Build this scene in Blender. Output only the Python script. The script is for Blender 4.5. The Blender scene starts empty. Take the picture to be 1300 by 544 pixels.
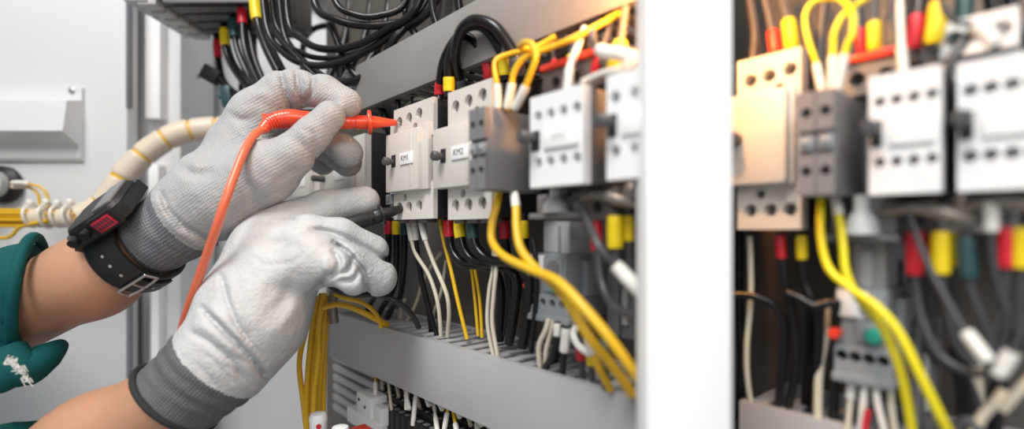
import bpy, bmesh, math, random
import numpy as np
from mathutils import Vector, Matrix, Euler
random.seed(7)
C = bpy.context.scene.collection
PI = math.pi
F = 650.0          # focal length in pixels of the 1300 px wide frame
HY = 295.0         # horizon row
UX, UY = .667, -.745   # direction along the panel (to the right and toward the viewer)
NX, NY = .745, .667    # direction into the panel
ROT = math.atan2(UY, UX)

# ---------------- camera, world, lights, exposure ----------------
cam = bpy.data.cameras.new('camera'); co = bpy.data.objects.new('camera', cam); C.objects.link(co)
cam.sensor_width = 36; cam.lens = 18; cam.shift_y = (HY-272)/1300
co.location = (0, 0, 0); co.rotation_euler = (PI/2, 0, 0)
cam.clip_start = .01; cam.clip_end = 50
cam.dof.use_dof = True; cam.dof.focus_distance = .385; cam.dof.aperture_fstop = 2.6
bpy.context.scene.camera = co
vs = bpy.context.scene.view_settings
vs.view_transform = 'Standard'; vs.look = 'None'; vs.gamma = 1; vs.use_curve_mapping = False
vs.exposure = 0.7
w = bpy.data.worlds.new('world'); bpy.context.scene.world = w; w.use_nodes = True
w.node_tree.nodes['Background'].inputs[0].default_value = (.93, .96, 1, 1)
w.node_tree.nodes['Background'].inputs[1].default_value = .22

def area(name, loc, target, sx, sy, power, col):
    l = bpy.data.lights.new(name, 'AREA'); l.shape = 'RECTANGLE'; l.size = sx; l.size_y = sy
    l.energy = power; l.color = col
    o = bpy.data.objects.new(name, l); C.objects.link(o); o.location = loc
    o.rotation_euler = (Vector(target)-Vector(loc)).to_track_quat('-Z', 'Y').to_euler()
    return o
area('ceiling_light', (-.5, -.5, 1.3), (-.2, .4, 0), .65, .65, 17, (1, .98, .95))
area('right_panel_fill', (.05, -.35, .30), (.12, .25, 0), .35, .35, 1.3, (1, .97, .93))  # added fill that brightens the white post and right-hand panel
# added warm light behind the white post, standing in for flare glow
l = bpy.data.lights.new('flare_glow_light', 'POINT'); l.energy = .6; l.color = (1, .46, .14); l.shadow_soft_size = .006
o = bpy.data.objects.new('flare_glow_light', l); C.objects.link(o); o.location = (.0697, .210, .118)

# ---------------- coordinates ----------------
def P(px, py, Y):
    return Vector(((px-650)/F*Y, Y, (HY-py)/F*Y))
def uof(px, n):
    r = (px-650)/F
    return n*(.667*r-.745)/(.667+.745*r)
def W(u, n, z):
    return Vector((UX*u+NX*n, UY*u+NY*n, z))
def B(px, py, n):
    u = uof(px, n); Y = UY*u+NY*n
    return Vector((UX*u+NX*n, Y, (HY-py)/F*Y))
def bz(px, py, n): return B(px, py, n).z

# ---------------- materials ----------------
def mat(name, col, rough=.5, metal=0, spec=.5, bump=0, bscale=200, var=0, coat=0, vscale=30, emit=None, detail=4, stretch=None):
    m = bpy.data.materials.new(name); m.use_nodes = True
    nt = m.node_tree; b = nt.nodes['Principled BSDF']
    b.inputs['Base Color'].default_value = (*col, 1); b.inputs['Roughness'].default_value = rough
    b.inputs['Metallic'].default_value = metal; b.inputs['Specular IOR Level'].default_value = spec
    b.inputs['Coat Weight'].default_value = coat
    tc = nt.nodes.new('ShaderNodeTexCoord')
    src = tc.outputs['Object']
    if stretch:
        mp = nt.nodes.new('ShaderNodeMapping'); mp.inputs['Scale'].default_value = stretch
        nt.links.new(src, mp.inputs[0]); src = mp.outputs[0]
    if var:
        n = nt.nodes.new('ShaderNodeTexNoise'); n.inputs['Scale'].default_value = vscale; n.inputs['Detail'].default_value = 5
        nt.links.new(src, n.inputs['Vector'])
        r = nt.nodes.new('ShaderNodeMapRange'); r.inputs[1].default_value = .3; r.inputs[2].default_value = .7
        r.inputs[3].default_value = 1-var; r.inputs[4].default_value = 1+var*.4
        nt.links.new(n.outputs[0], r.inputs[0])
        mx = nt.nodes.new('ShaderNodeMix'); mx.data_type = 'RGBA'; mx.blend_type = 'MULTIPLY'; mx.inputs[0].default_value = 1
        mx.inputs[6].default_value = (*col, 1); nt.links.new(r.outputs[0], mx.inputs[7])
        nt.links.new(mx.outputs[2], b.inputs['Base Color'])
    if bump:
        n2 = nt.nodes.new('ShaderNodeTexNoise'); n2.inputs['Scale'].default_value = bscale; n2.inputs['Detail'].default_value = detail
        nt.links.new(src, n2.inputs['Vector'])
        bp = nt.nodes.new('ShaderNodeBump'); bp.inputs['Strength'].default_value = bump; bp.inputs['Distance'].default_value = .001
        nt.links.new(n2.outputs[0], bp.inputs['Height']); nt.links.new(bp.outputs[0], b.inputs['Normal'])
    return m
M = {}
M['wall'] = mat('painted_steel', (.73, .74, .75), .35, var=.05, vscale=3)
M['bracket'] = mat('bracket_steel', (.76, .77, .78), .3, var=.04, vscale=8)
M['post'] = mat('white_enamel', (.94, .94, .94), .7)
M['wall2'] = mat('painted_steel_inside', (.60, .61, .625), .4, var=.06, vscale=3)
M['gasket'] = mat('grey_gasket', (.16, .165, .18), .6)
M['backplate'] = mat('zinc_plate', (.13, .112, .098), .5, .1, var=.15, vscale=12, bump=.05)
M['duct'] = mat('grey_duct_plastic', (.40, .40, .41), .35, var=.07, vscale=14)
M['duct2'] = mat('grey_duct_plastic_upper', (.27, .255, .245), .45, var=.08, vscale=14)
M['beige'] = mat('beige_plastic', (.66, .62, .57), .4, var=.04, bump=.05, bscale=400)
M['white'] = mat('white_plastic', (.80, .80, .80), .4, var=.03)
M['darkbody'] = mat('black_plastic', (.016, .014, .015), .45, spec=.35, var=.3, vscale=90, bump=.1)
M['brownbody'] = mat('dark_grey_plastic', (.115, .10, .095), .5, var=.15)
M['greyblock'] = mat('mid_grey_plastic', (.20, .195, .20), .45, var=.06)
M['relay'] = mat('blue_grey_plastic', (.27, .29, .31), .4, var=.06)
M['hole'] = mat('terminal_recess', (.02, .018, .016), .6)
M['screw'] = mat('steel_screw', (.45, .44, .43), .35, .9)
M['knob'] = mat('dark_grey_knob', (.07, .07, .075), .4)
M['sticker'] = mat('white_sticker', (.88, .88, .87), .5)
M['ink'] = mat('dark_ink', (.03, .03, .05), .6)
M['black'] = mat('black_cable_sheath', (.009, .008, .009), .24, spec=.4, var=.2, bump=.05)
M['greycable'] = mat('grey_cable_sheath', (.055, .055, .062), .28)
M['yellow'] = mat('yellow_wire', (.80, .47, .015), .35, var=.06)
M['lemon'] = mat('lemon_wire', (.85, .72, .01), .35)
M['cream'] = mat('cream_wire', (.68, .62, .48), .4, var=.06)
M['ferrule'] = mat('white_ferrule', (.78, .76, .70), .45, var=.08, vscale=150)
M['sred'] = mat('red_sleeve', (.60, .015, .03), .4)
M['sorange'] = mat('orange_red_strip', (.75, .05, .02), .4)
M['syellow'] = mat('yellow_sleeve', (.85, .62, .01), .4)
M['sgreen'] = mat('dark_green_sleeve', (.02, .065, .07), .4)
M['sgrey'] = mat('dark_grey_sleeve', (.07, .075, .085), .45)
M['orange'] = mat('orange_red_plastic', (.82, .07, .02), .3, coat=.3, bump=.02)
M['orcable'] = mat('orange_cable', (.80, .17, .08), .3, coat=.2)
M['probe'] = mat('black_probe', (.02, .02, .02), .35)
M['skin'] = mat('skin', (.52, .27, .165), .5, var=.10, vscale=22, bump=.12, bscale=500)
M['skin'].node_tree.nodes['Principled BSDF'].inputs['Subsurface Weight'].default_value = .08
M['skin'].node_tree.nodes['Principled BSDF'].inputs['Subsurface Radius'].default_value = (.006, .003, .002)
M['teal'] = mat('teal_cloth', (.005, .088, .09), .8, spec=.2, var=.12, bump=.35, bscale=1500)
M['thread'] = mat('frayed_white_thread', (.62, .62, .58), .9)
M['rubber'] = mat('watch_rubber', (.014, .014, .015), .42)
M['steel'] = mat('brushed_steel', (.6, .6, .58), .28, 1)
M['lcd'] = mat('red_display', (.62, .02, .05), .2)
M['hem'] = mat('black_hem', (.02, .022, .022), .8, bump=.4, bscale=900)
M['wrap'] = mat('cream_spiral_wrap', (.74, .62, .49), .4, var=.06)
M['tie'] = mat('translucent_nylon', (.78, .74, .66), .35)
M['green'] = mat('green_button', (.02, .30, .22), .3)
M['palegrey'] = mat('pale_grey_plastic', (.50, .50, .50), .45, var=.05)
M['brass'] = mat('tinned_lug', (.34, .29, .25), .4, .5, var=.2)

def glove_mat(name, knit, coat_, t0, t1, axis, origin, knit_amt_end=0.0):
    """knit near the cuff blending into a crinkled rubber coat along the hand"""
    m = bpy.data.materials.new(name); m.use_nodes = True
    nt = m.node_tree; N = nt.nodes; L = nt.links; b = N['Principled BSDF']
    tc = N.new('ShaderNodeTexCoord')
    mp = N.new('ShaderNodeMapping'); mp.vector_type = 'TEXTURE'
    a = Vector(axis).normalized(); q = a.to_track_quat('X', 'Z')
    mp.inputs['Rotation'].default_value = q.to_euler(); mp.inputs['Location'].default_value = origin
    L.new(tc.outputs['Object'], mp.inputs[0])
    sx = N.new('ShaderNodeSeparateXYZ'); L.new(mp.outputs[0], sx.inputs[0])
    nz = N.new('ShaderNodeTexNoise'); nz.inputs['Scale'].default_value = 45; nz.inputs['Detail'].default_value = 6
    L.new(mp.outputs[0], nz.inputs['Vector'])
    ad = N.new('ShaderNodeMath'); ad.operation = 'MULTIPLY_ADD'; ad.inputs[1].default_value = .05; L.new(nz.outputs[0], ad.inputs[0]); L.new(sx.outputs[0], ad.inputs[2])
    mr = N.new('ShaderNodeMapRange'); mr.interpolation_type = 'SMOOTHSTEP'; mr.inputs[1].default_value = t0+.025; mr.inputs[2].default_value = t1+.025
    L.new(ad.outputs[0], mr.inputs[0])
    # knit: rows along and around
    w1 = N.new('ShaderNodeTexWave'); w1.bands_direction = 'X'; w1.inputs['Scale'].default_value = 190; w1.inputs['Distortion'].default_value = 1.2
    w1.inputs['Detail'].default_value = 1; w1.inputs['Detail Scale'].default_value = .4
    w2 = N.new('ShaderNodeTexWave'); w2.bands_direction = 'Z'; w2.inputs['Scale'].default_value = 150; w2.inputs['Distortion'].default_value = 1.2
    w2.inputs['Detail'].default_value = 1; w2.inputs['Detail Scale'].default_value = .4
    for w_ in (w1, w2): L.new(mp.outputs[0], w_.inputs['Vector'])
    mu = N.new('ShaderNodeMath'); mu.operation = 'MULTIPLY'; L.new(w1.outputs['Fac'], mu.inputs[0]); L.new(w2.outputs['Fac'], mu.inputs[1])
    # crinkle
    n3 = N.new('ShaderNodeTexNoise'); n3.inputs['Scale'].default_value = 420; n3.inputs['Detail'].default_value = 5; n3.inputs['Distortion'].default_value = .6
    L.new(tc.outputs['Object'], n3.inputs['Vector'])
    n4 = N.new('ShaderNodeTexNoise'); n4.inputs['Scale'].default_value = 70; n4.inputs['Detail'].default_value = 4
    L.new(tc.outputs['Object'], n4.inputs['Vector'])
    kf = N.new('ShaderNodeMapRange'); kf.inputs[1].default_value = 0; kf.inputs[2].default_value = 1; kf.inputs[3].default_value = 1; kf.inputs[4].default_value = knit_amt_end
    L.new(mr.outputs[0], kf.inputs[0])
    hm = N.new('ShaderNodeMix'); hm.data_type = 'FLOAT'; L.new(kf.outputs[0], hm.inputs[0]); L.new(n3.outputs[0], hm.inputs[2]); L.new(mu.outputs[0], hm.inputs[3])
    b1 = N.new('ShaderNodeBump'); b1.inputs['Strength'].default_value = 1.0; b1.inputs['Distance'].default_value = .0007; L.new(hm.outputs[0], b1.inputs['Height'])
    b2 = N.new('ShaderNodeBump'); b2.inputs['Strength'].default_value = .6; b2.inputs['Distance'].default_value = .003; L.new(n4.outputs[0], b2.inputs['Height'])
    L.new(b1.outputs[0], b2.inputs['Normal']); L.new(b2.outputs[0], b.inputs['Normal'])
    kc = N.new('ShaderNodeMix'); kc.data_type = 'RGBA'; L.new(mu.outputs[0], kc.inputs[0])
    kc.inputs[6].default_value = (*[c*.42 for c in knit], 1); kc.inputs[7].default_value = (*[min(1, c*1.5) for c in knit], 1)
    cc = N.new('ShaderNodeMix'); cc.data_type = 'RGBA'; L.new(n4.outputs[0], cc.inputs[0])
    cc.inputs[6].default_value = (*[c*.9 for c in coat_], 1); cc.inputs[7].default_value = (*[min(1, c*1.08) for c in coat_], 1)
    fm = N.new('ShaderNodeMix'); fm.data_type = 'RGBA'; L.new(mr.outputs[0], fm.inputs[0]); L.new(kc.outputs[2], fm.inputs[6]); L.new(cc.outputs[2], fm.inputs[7])
    L.new(fm.outputs[2], b.inputs['Base Color'])
    b.inputs['Roughness'].default_value = .62; b.inputs['Specular IOR Level'].default_value = .35
    return m

# ---------------- object helpers ----------------
def tag(o, label=None, cat=None, group=None, kind=None):
    if label: o['label'] = label
    if cat: o['category'] = cat
    if group: o['group'] = group
    if kind: o['kind'] = kind
    return o
def link_mesh(name, me, m, parent=None, label=None):
    if m and not me.materials: me.materials.append(M[m] if isinstance(m, str) else m)
    o = bpy.data.objects.new(name, me); C.objects.link(o)
    if parent is not None: o.parent = parent
    if label: o['label'] = label
    return o
def empty(name, loc, label, cat, group=None, rz=0.0, z=None):
    o = bpy.data.objects.new(name, None); C.objects.link(o)
    o.location = loc; o.rotation_euler = (0, 0, rz); o.empty_display_size = .01
    return tag(o, label, cat, group)
class MB:
    def __init__(s): s.bm = bmesh.new()
    def box(s, x0, x1, y0, y1, z0, z1, bev=.0006):
        g = bmesh.ops.create_cube(s.bm, size=1)
        vs_ = g['verts']
        for v in vs_:
            v.co = Vector((x0+(v.co.x+.5)*(x1-x0), y0+(v.co.y+.5)*(y1-y0), z0+(v.co.z+.5)*(z1-z0)))
        if bev:
            bev = min(bev, .3*min(abs(x1-x0), abs(y1-y0), abs(z1-z0)))
            es = {e for v in vs_ for e in v.link_edges}
            bmesh.ops.bevel(s.bm, geom=list(es), offset=bev, segments=2, affect='EDGES', profile=.5)
        return s
    def cyl(s, a, b, r0, r1=None, seg=20, cap=True):
        a = Vector(a); b = Vector(b); r1 = r0 if r1 is None else r1
        d = b-a; q = d.to_track_quat('Z', 'Y')
        g = bmesh.ops.create_cone(s.bm, cap_ends=cap, segments=seg, radius1=r0, radius2=r1, depth=d.length,
                                  matrix=Matrix.Translation((a+b)/2) @ q.to_matrix().to_4x4())
        return s
    def sphere(s, c, r, sc=(1, 1, 1)):
        bmesh.ops.create_uvsphere(s.bm, u_segments=18, v_segments=12, radius=r, matrix=Matrix.Translation(Vector(c)) @ Matrix.Diagonal((*sc, 1)))
        return s
    def lathe(s, a, b, prof, seg=28):
        """profile [(t along a->b in metres, radius)]"""
        a = Vector(a); d = (Vector(b)-a).normalized(); q = d.to_track_quat('Z', 'Y'); mt = q.to_matrix()
        rings = []
        for t, r in prof:
            rings.append([s.bm.verts.new(a+mt @ Vector((r*math.cos(2*PI*k/seg), r*math.sin(2*PI*k/seg), t))) for k in range(seg)])
        for i in range(len(rings)-1):
            for k in range(seg):
                s.bm.faces.new((rings[i][k], rings[i][(k+1) % seg], rings[i+1][(k+1) % seg], rings[i+1][k]))
        s.bm.faces.new(rings[0][::-1]); s.bm.faces.new(rings[-1])
        return s
    def tube(s, pts, r, seg=12, res=6, cap=True, ell=None):
        """smooth tube through points; r a number or one radius per point"""
        pts = [Vector(p) for p in pts]
        rs = r if isinstance(r, (list, tuple)) else [r]*len(pts)
        path = []; rad = []
        n = len(pts)
        for i in range(n-1):
            p0 = pts[max(i-1, 0)]; p1 = pts[i]; p2 = pts[i+1]; p3 = pts[min(i+2, n-1)]
            for k in range(res):
                t = k/res
                path.append(.5*((2*p1)+(p2-p0)*t+(2*p0-5*p1+4*p2-p3)*t*t+(3*p1-p0-3*p2+p3)*t**3)); rad.append(rs[i]*(1-t)+rs[i+1]*t)
        path.append(pts[-1]); rad.append(rs[-1])
        up = None; rings = []
        for i, p in enumerate(path):
            d = (path[min(i+1, len(path)-1)]-path[max(i-1, 0)]).normalized()
            if up is None:
                up = d.orthogonal().normalized()
            up = (up-d*up.dot(d)).normalized(); sd = d.cross(up)
            rings.append([s.bm.verts.new(p+rad[i]*(math.cos(2*PI*k/seg)*up+math.sin(2*PI*k/seg)*sd)) for k in range(seg)])
        for i in range(len(rings)-1):
            for k in range(seg):
                s.bm.faces.new((rings[i][k], rings[i][(k+1) % seg], rings[i+1][(k+1) % seg], rings[i+1][k]))
        if cap:
            s.bm.faces.new(rings[0][::-1]); s.bm.faces.new(rings[-1])
        return s
    def plate(s, outline, holes, y0, y1):
        """plate in the xz plane with round holes [(x, z, r)], from y0 (front) to y1"""
        bm = bmesh.new(); edges = []
        def loop(pts):
            vv = [bm.verts.new((x, y0, z)) for x, z in pts]
            for i in range(len(vv)): edges.append(bm.edges.new((vv[i], vv[(i+1) % len(vv)])))
        loop(outline)
        for x, z, r in holes: loop([(x+r*math.cos(-2*PI*k/18), z+r*math.sin(-2*PI*k/18)) for k in range(18)])
        bmesh.ops.triangle_fill(bm, use_beauty=True, use_dissolve=False, edges=edges)
        # drop any triangle that fell inside a hole
        bad = [f for f in bm.faces if any((f.calc_center_median().x-x)**2+(f.calc_center_median().z-z)**2 < (r*.9)**2 for x, z, r in holes)]
        if bad: bmesh.ops.delete(bm, geom=bad, context='FACES')
        g = bmesh.ops.extrude_face_region(bm, geom=bm.faces[:])
        for v in g['geom']:
            if isinstance(v, bmesh.types.BMVert): v.co.y = y1
        bmesh.ops.recalc_face_normals(bm, faces=bm.faces[:])
        me = bpy.data.meshes.new('t'); bm.to_mesh(me); bm.free(); s.bm.from_mesh(me); bpy.data.meshes.remove(me)
        return s
    def build(s, name, m, parent=None, origin=None, smooth=True, label=None):
        if origin is not None: bmesh.ops.translate(s.bm, verts=s.bm.verts[:], vec=-Vector(origin))
        bmesh.ops.recalc_face_normals(s.bm, faces=s.bm.faces[:])
        me = bpy.data.meshes.new(name); s.bm.to_mesh(me); s.bm.free()
        if smooth:
            me.polygons.foreach_set('use_smooth', [True]*len(me.polygons))
            me.set_sharp_from_angle(angle=math.radians(38))
        o = link_mesh(name, me, m, parent, label)
        if origin is not None: o.location = origin
        return o
def rect(x0, x1, z0, z1): return [(x0, z0), (x1, z0), (x1, z1), (x0, z1)]
def copy_tree(o, parent=None):
    c = o.copy(); C.objects.link(c); c.parent = parent if parent is not None else o.parent
    for ch in [x for x in C.objects if x.parent == o and x != c]: copy_tree(ch, c)
    return c
def text_mesh(name, body, size, m, parent, loc, rot=(PI/2, 0, 0)):
    cu = bpy.data.curves.new(name, 'FONT'); cu.body = body; cu.size = size; cu.align_x = 'CENTER'; cu.align_y = 'CENTER'; cu.extrude = .00004
    t = bpy.data.objects.new(name+'_tmp', cu)
    me = bpy.data.meshes.new_from_object(t); bpy.data.objects.remove(t)
    o = link_mesh(name, me, None, parent); me.materials.clear(); me.materials.append(M[m])
    o.location = loc; o.rotation_euler = rot
    return o

WIRES = []
def wire(label, m, r, pts, mode='n', sleeves=(), name='wire', cat='wire', group=None, res=7, seg=12):
    """pts (px, py, n) on the panel planes, or (px, py, Y) with mode 'y'.
    sleeves: (material, from_fraction, to_fraction, radius factor)"""
    f = B if mode == 'n' else P
    w3 = [f(*p) for p in pts]
    o0 = w3[0]
    o = MB().tube(w3, r/1000, seg=seg, res=res).build(name, m, None, origin=o0)
    tag(o, label, cat, group)
    if sleeves:
        # resample the path to place the sleeves
        path = []; n = len(w3)
        for i in range(n-1):
            p0 = w3[max(i-1, 0)]; p1 = w3[i]; p2 = w3[i+1]; p3 = w3[min(i+2, n-1)]
            for k in range(10):
                t = k/10
                path.append(.5*((2*p1)+(p2-p0)*t+(2*p0-5*p1+4*p2-p3)*t*t+(3*p1-p0-3*p2+p3)*t**3))
        path.append(w3[-1])
        cum = [0]
        for i in range(1, len(path)): cum.append(cum[-1]+(path[i]-path[i-1]).length)
        def at(s_):
            s_ = min(max(s_, 0), cum[-1])
            for i in range(1, len(cum)):
                if cum[i] >= s_:
                    t = (s_-cum[i-1])/max(cum[i]-cum[i-1], 1e-9); return path[i-1].lerp(path[i], t)
            return path[-1]
        for sm, a, b_, rf in sleeves:     # a, b_ in mm along the wire; negative counts from the end
            a = a/1000 if a >= 0 else cum[-1]+a/1000; b_ = b_/1000 if b_ > 0 else cum[-1]+b_/1000
            k = 6; pp = [at(a+(b_-a)*i/k)-o0 for i in range(k+1)]
            rr = [r*rf/1000*.9]+[r*rf/1000]*(k-1)+[r*rf/1000*.93]
            nm = 'ferrule' if sm in ('ferrule',) else 'sleeve'
            MB().tube(pp, rr, seg=14, res=2).build(nm, sm, o, label={'sred': 'red insulating sleeve', 'syellow': 'yellow insulating sleeve', 'sgreen': 'dark green sleeve', 'sgrey': 'dark grey sleeve', 'ferrule': 'white marker ferrule', 'sorange': 'orange-red sleeve'}.get(sm))
    WIRES.append(o)
    return o
# ---------------- setting ----------------
def struct(name, mb, m, **k):
    o = mb.build(name, m, **k); o['kind'] = 'structure'; return o
WY = .66    # inner face of the cabinet door standing at the left
m_ = MB(); m_.box(-1.3, P(161, 0, WY).x, WY, WY+.02, -.55, .75, .001); struct('door_1', m_, 'wall')
m_ = MB(); g0 = P(162, 0, WY).x; m_.box(g0, P(168, 0, WY).x, WY-.004, WY+.001, P(0, 138, WY).z, .75, .002); m_.box(g0, P(168, 0, WY).x, WY-.003, WY+.001, -.55, P(0, 330, WY).z, .002)
struct('trim_1', m_, 'gasket')
# cabinet corner post and white strips added as its bright highlight
m_ = MB(); m_.box(P(172, 0, .70).x, P(229, 0, .70).x, .70, .78, -.6, .8, .002)
struct('trim_2', m_, 'wall')
m_ = MB(); m_.box(P(184, 0, .685).x, P(203, 0, .685).x, .685, .70, P(0, 150, .685).z, P(0, 4, .685).z, .001)
m_.box(P(188, 0, .685).x, P(201, 0, .685).x, .685, .70, P(0, 258, .685).z, P(0, 208, .685).z, .001)
m_.box(P(191, 0, .685).x, P(201, 0, .685).x, .685, .70, -.5, P(0, 345, .685).z, .001)
struct('post_highlight', m_, 'post')
m_ = MB(); m_.box(P(168, 0, .70).x, P(181, 0, .70).x, .695, .73, -.6, P(0, 345, .7).z, .001); struct('trim_4', m_, 'gasket')
# wall of the cabinet behind the hands
SY = .80
m_ = MB(); m_.box(-1.0, -.18, SY, SY+.01, -.8, .9, .001); struct('wall_back', m_, 'wall2')
# mounting plate of the left panel
m_ = MB(); m = m_.bm
def panel(name, u0, u1, n, mname, z0=-.45, z1=.45, th=.004):
    mb = MB(); mb.box(0, u1-u0, 0, th, z0, z1, .0005)
    o = mb.build(name, mname); o.location = W(u0, n, 0); o.rotation_euler = (0, 0, ROT); o['kind'] = 'structure'; return o
m_.bm.free()
panel('wall_right', uof(414, .262), -.125, .262, 'backplate')
panel('wall_far_right', -.165, .12, .315, 'backplate')
# white post standing in front, between the two halves of the panel
PY = .19
mb = MB(); x0 = P(822, 0, PY).x; x1 = P(931, 0, PY).x
mb.box(x0, x1, PY, PY+.018, -.32, .32, .0015)
struct('trim_5', mb, 'post')
# made-up body for the added glow light, unseen above the frame
t = empty('added_glow_lamp', (.0697, .210, .128), 'made-up body of the added warm light, unseen above the white post', 'lamp')
MB().lathe((0, 0, 0), (0, 0, 1), [(0, .008), (.002, .009), (.02, .009), (.022, .005), (.05, .005)]).build('housing', 'palegrey', t)
MB().cyl((0, 0, -.003), (0, 0, 0), .007).build('lens', 'sticker', t)
def beam_part(): pass

# bracket on the door
br = empty('door_bracket', P(0, 160, WY-.0005), 'pale grey horizontal folded steel bracket screwed to the cabinet door', 'bracket')
def zz(py): return P(0, py, WY).z-P(0, 160, WY).z
mb = MB(); L_ = P(0, 0, WY).x
x0 = -.35; x1 = P(107, 0, WY).x-L_
prof = [(112, 0), (112, .004), (128, .004), (134, .026), (172, .032), (186, .008), (201, .006), (205, .003), (205, 0)]
def prism(mb, prof, x0, x1):
    a = [mb.bm.verts.new((x0, -d, z)) for z, d in prof]; b = [mb.bm.verts.new((x1, -d, z)) for z, d in prof]
    n = len(prof)
    for i in range(n): mb.bm.faces.new((a[i], a[(i+1) % n], b[(i+1) % n], b[i]))
    mb.bm.faces.new(a[::-1]); mb.bm.faces.new(b)
prism(mb, [(zz(p), d) for p, d in prof], x0, x1)
mb.build('channel', 'bracket', br, smooth=False)
MB().lathe((x1-.012, -.004, zz(116)), (x1-.012, -1, zz(116)), [(0, .004), (.0015, .004), (.003, .002)]).build('screw', 'screw', br)

# ---------------- wiring ducts ----------------
def duct(name, u0, u1, nf, z0, z1, nb, m, label, cover_h=None):
    t = empty(name, W(u0, nf, z0), label, 'cable duct', rz=ROT)
    Ln = u1-u0; D = nb-nf; H = z1-z0
    mb = MB(); mb.box(0, Ln, 0, .0022, 0, H, .0004)
    mb.box(0, Ln, .0022, .006, H-.0016, H, .0003); mb.box(0, Ln, .0022, .006, 0, .0016, .0003)
    mb.build('cover', m, t)
    mb = MB(); mb.box(0, Ln, D-.002, D, 0, H, .0003)
    mb.build('base', m, t)
    for nm, za, zb in (('upper_fingers', H-.0028, H-.0012), ('lower_fingers', .0012, .0028)):
        mb = MB(); x = .002
        while x < Ln-.006:
            mb.box(x, x+.0080, .004, D-.002, za, zb, .0003); x += .0150
        mb.build(nm, m, t)
    return t
uL = uof(418, .205)
duct('lower_cable_duct', uL, -.133, .205, -.1236, -.0787, .262, 'duct', 'grey slotted wiring duct with smooth cover running below the two marked contactors')
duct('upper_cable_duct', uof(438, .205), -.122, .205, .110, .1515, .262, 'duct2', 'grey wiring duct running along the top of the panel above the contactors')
duct('lower_cable_duct', -.118, .06, .262, -.128, -.086, .315, 'duct', 'out-of-focus wiring duct at the bottom of the panel right of the white post')
# grey rail behind the black cable loops
mb = MB(); a = B(312, 62, .285); b = B(420, -30, .285); d = (b-a)
mb.box(0, (b-a).length*1.6, 0, .012, 0, .036, .001)
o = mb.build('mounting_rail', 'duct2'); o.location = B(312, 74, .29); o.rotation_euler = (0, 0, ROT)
tag(o, 'pale grey steel rail crossing the back wall behind the black cable loops', 'rail')

# ---------------- devices ----------------
def dev(name, u, n, z, label, cat, group=None): return empty(name, W(u, n, z), label, cat, group, rz=ROT)
def screws(t, holes, y, r=.0026, every=True):
    for x, z, rr in holes:
        mb = MB(); mb.lathe((x, y+.001, z), (x, y-1, z), [(0, rr*.82), (.0008, rr*.82), (.0014, rr*.5)], seg=16)
        mb.build('terminal_screw', 'screw', t)
def contactor(u, n, z, wd, label, text, zcov=(.021, .065), xcov=(-.001, .043), strip=True):
    """three-pole contactor 84 mm high; local x 0..wd, z 0..84"""
    t = dev('contactor', u, n, z, label, 'contactor')
    H = .084; x = wd/2
    tp = [(.0085, .0735, .0042), (.0225, .0745, .0042), (.0365, .0755, .0042), (.031, .0668, .0030)]
    bt = [(.0085, .009, .0042), (.0225, .009, .0042), (.0365, .0095, .0042), (.0165, .0165, .0028)]
    mb = MB(); mb.plate(rect(0, wd, .058, H), tp, 0, .0035); mb.plate(rect(0, wd, 0, .026), bt, 0, .0035)
    mb.box(0, wd, .0015, .0035, .026, .058, .0003)
    mb.build('housing', 'beige', t)
    mb = MB(); mb.box(0, wd+.0006, .0037, .060, .001, H-.001, .0008); mb.build('rear_body', 'darkbody', t)
    mb = MB()
    for a_, b_ in ((.004, .014), (.018, .028), (.032, .042)): mb.box(a_, b_, .002, .012, -.0025, .0005, .0003)
    mb.build('terminal_cover', 'brownbody', t)
    screws(t, tp+bt, .0032)
    # stepped front cover
    mb = MB(); mb.box(xcov[0], xcov[1], -.0065, .001, zcov[0], zcov[1], .0008)
    mb.box(xcov[1]-.001, min(xcov[1]+.007, wd), -.003, .001, zcov[0]+.0, zcov[1]+.003, .0006)
    mb.box(xcov[1]-.011, xcov[1]-.009, -.0069, -.006, zcov[0]+.003, zcov[1]-.002, .0002)
    mb.build('front_cover', 'beige', t)
    # knob in a dark slot at the cover's left edge
    kz = (zcov[0]+zcov[1])/2+.001; kx = xcov[0]+.0115
    mb = MB(); mb.box(kx-.0015, kx+.004, -.0072, -.006, kz-.0045, kz+.0045, .0004); mb.build('knob_slot', 'hole', t)
    mb = MB(); mb.lathe((kx+.0005, -.0065, kz-.0005), (kx+.0005, -1, kz-.0005), [(0, .0022), (.003, .0022), (.004, .0031), (.0075, .0032), (.0082, .0025)], seg=18)
    mb.build('knob', 'knob', t)
    s = MB(); s.box(xcov[0]+.0225, xcov[0]+.0405, -.0076, -.0065, kz-.0040, kz+.0045, .0003); s = s.build('marker_plate', 'sticker', t)
    text_mesh('marker_text', text, .0056, 'ink', s, (xcov[0]+.0305, -.0077, kz+.0003))
    if strip:
        mb = MB(); mb.box(-.0115, -.0015, .003, .05, .002, .079, .0006); mb.build('side_strip', 'beige', t)
        mb = MB(); mb.box(-.0112, -.002, -.001, .003, .012, .020, .0005); mb.build('side_terminal', 'relay', t)
        mb = MB(); mb.cyl((-.0066, -.002, .0165), (-.0066, -.001, .0165), .0024); mb.build('side_screw', 'screw', t)
    return t
c1 = contactor(uof(500, .195), .195, .0098, .055, 'beige contactor marked KM1 whose top terminal the red probe touches', 'KM1', zcov=(.0205, .0640), xcov=(-.001, .0455))
c2 = contactor(-.2815, .195, .0085, .0455, 'beige contactor marked KM2 standing right of the KM1 one', 'KM2', zcov=(.0205, .0600), xcov=(-.0085, .040), strip=False)
R1 = contactor(-.1135, .248, -.001, .031, 'blurred cream contactor just right of the white post', 'KM1', zcov=(.0215, .062), xcov=(-.002, .027), strip=False) if False else None

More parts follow.
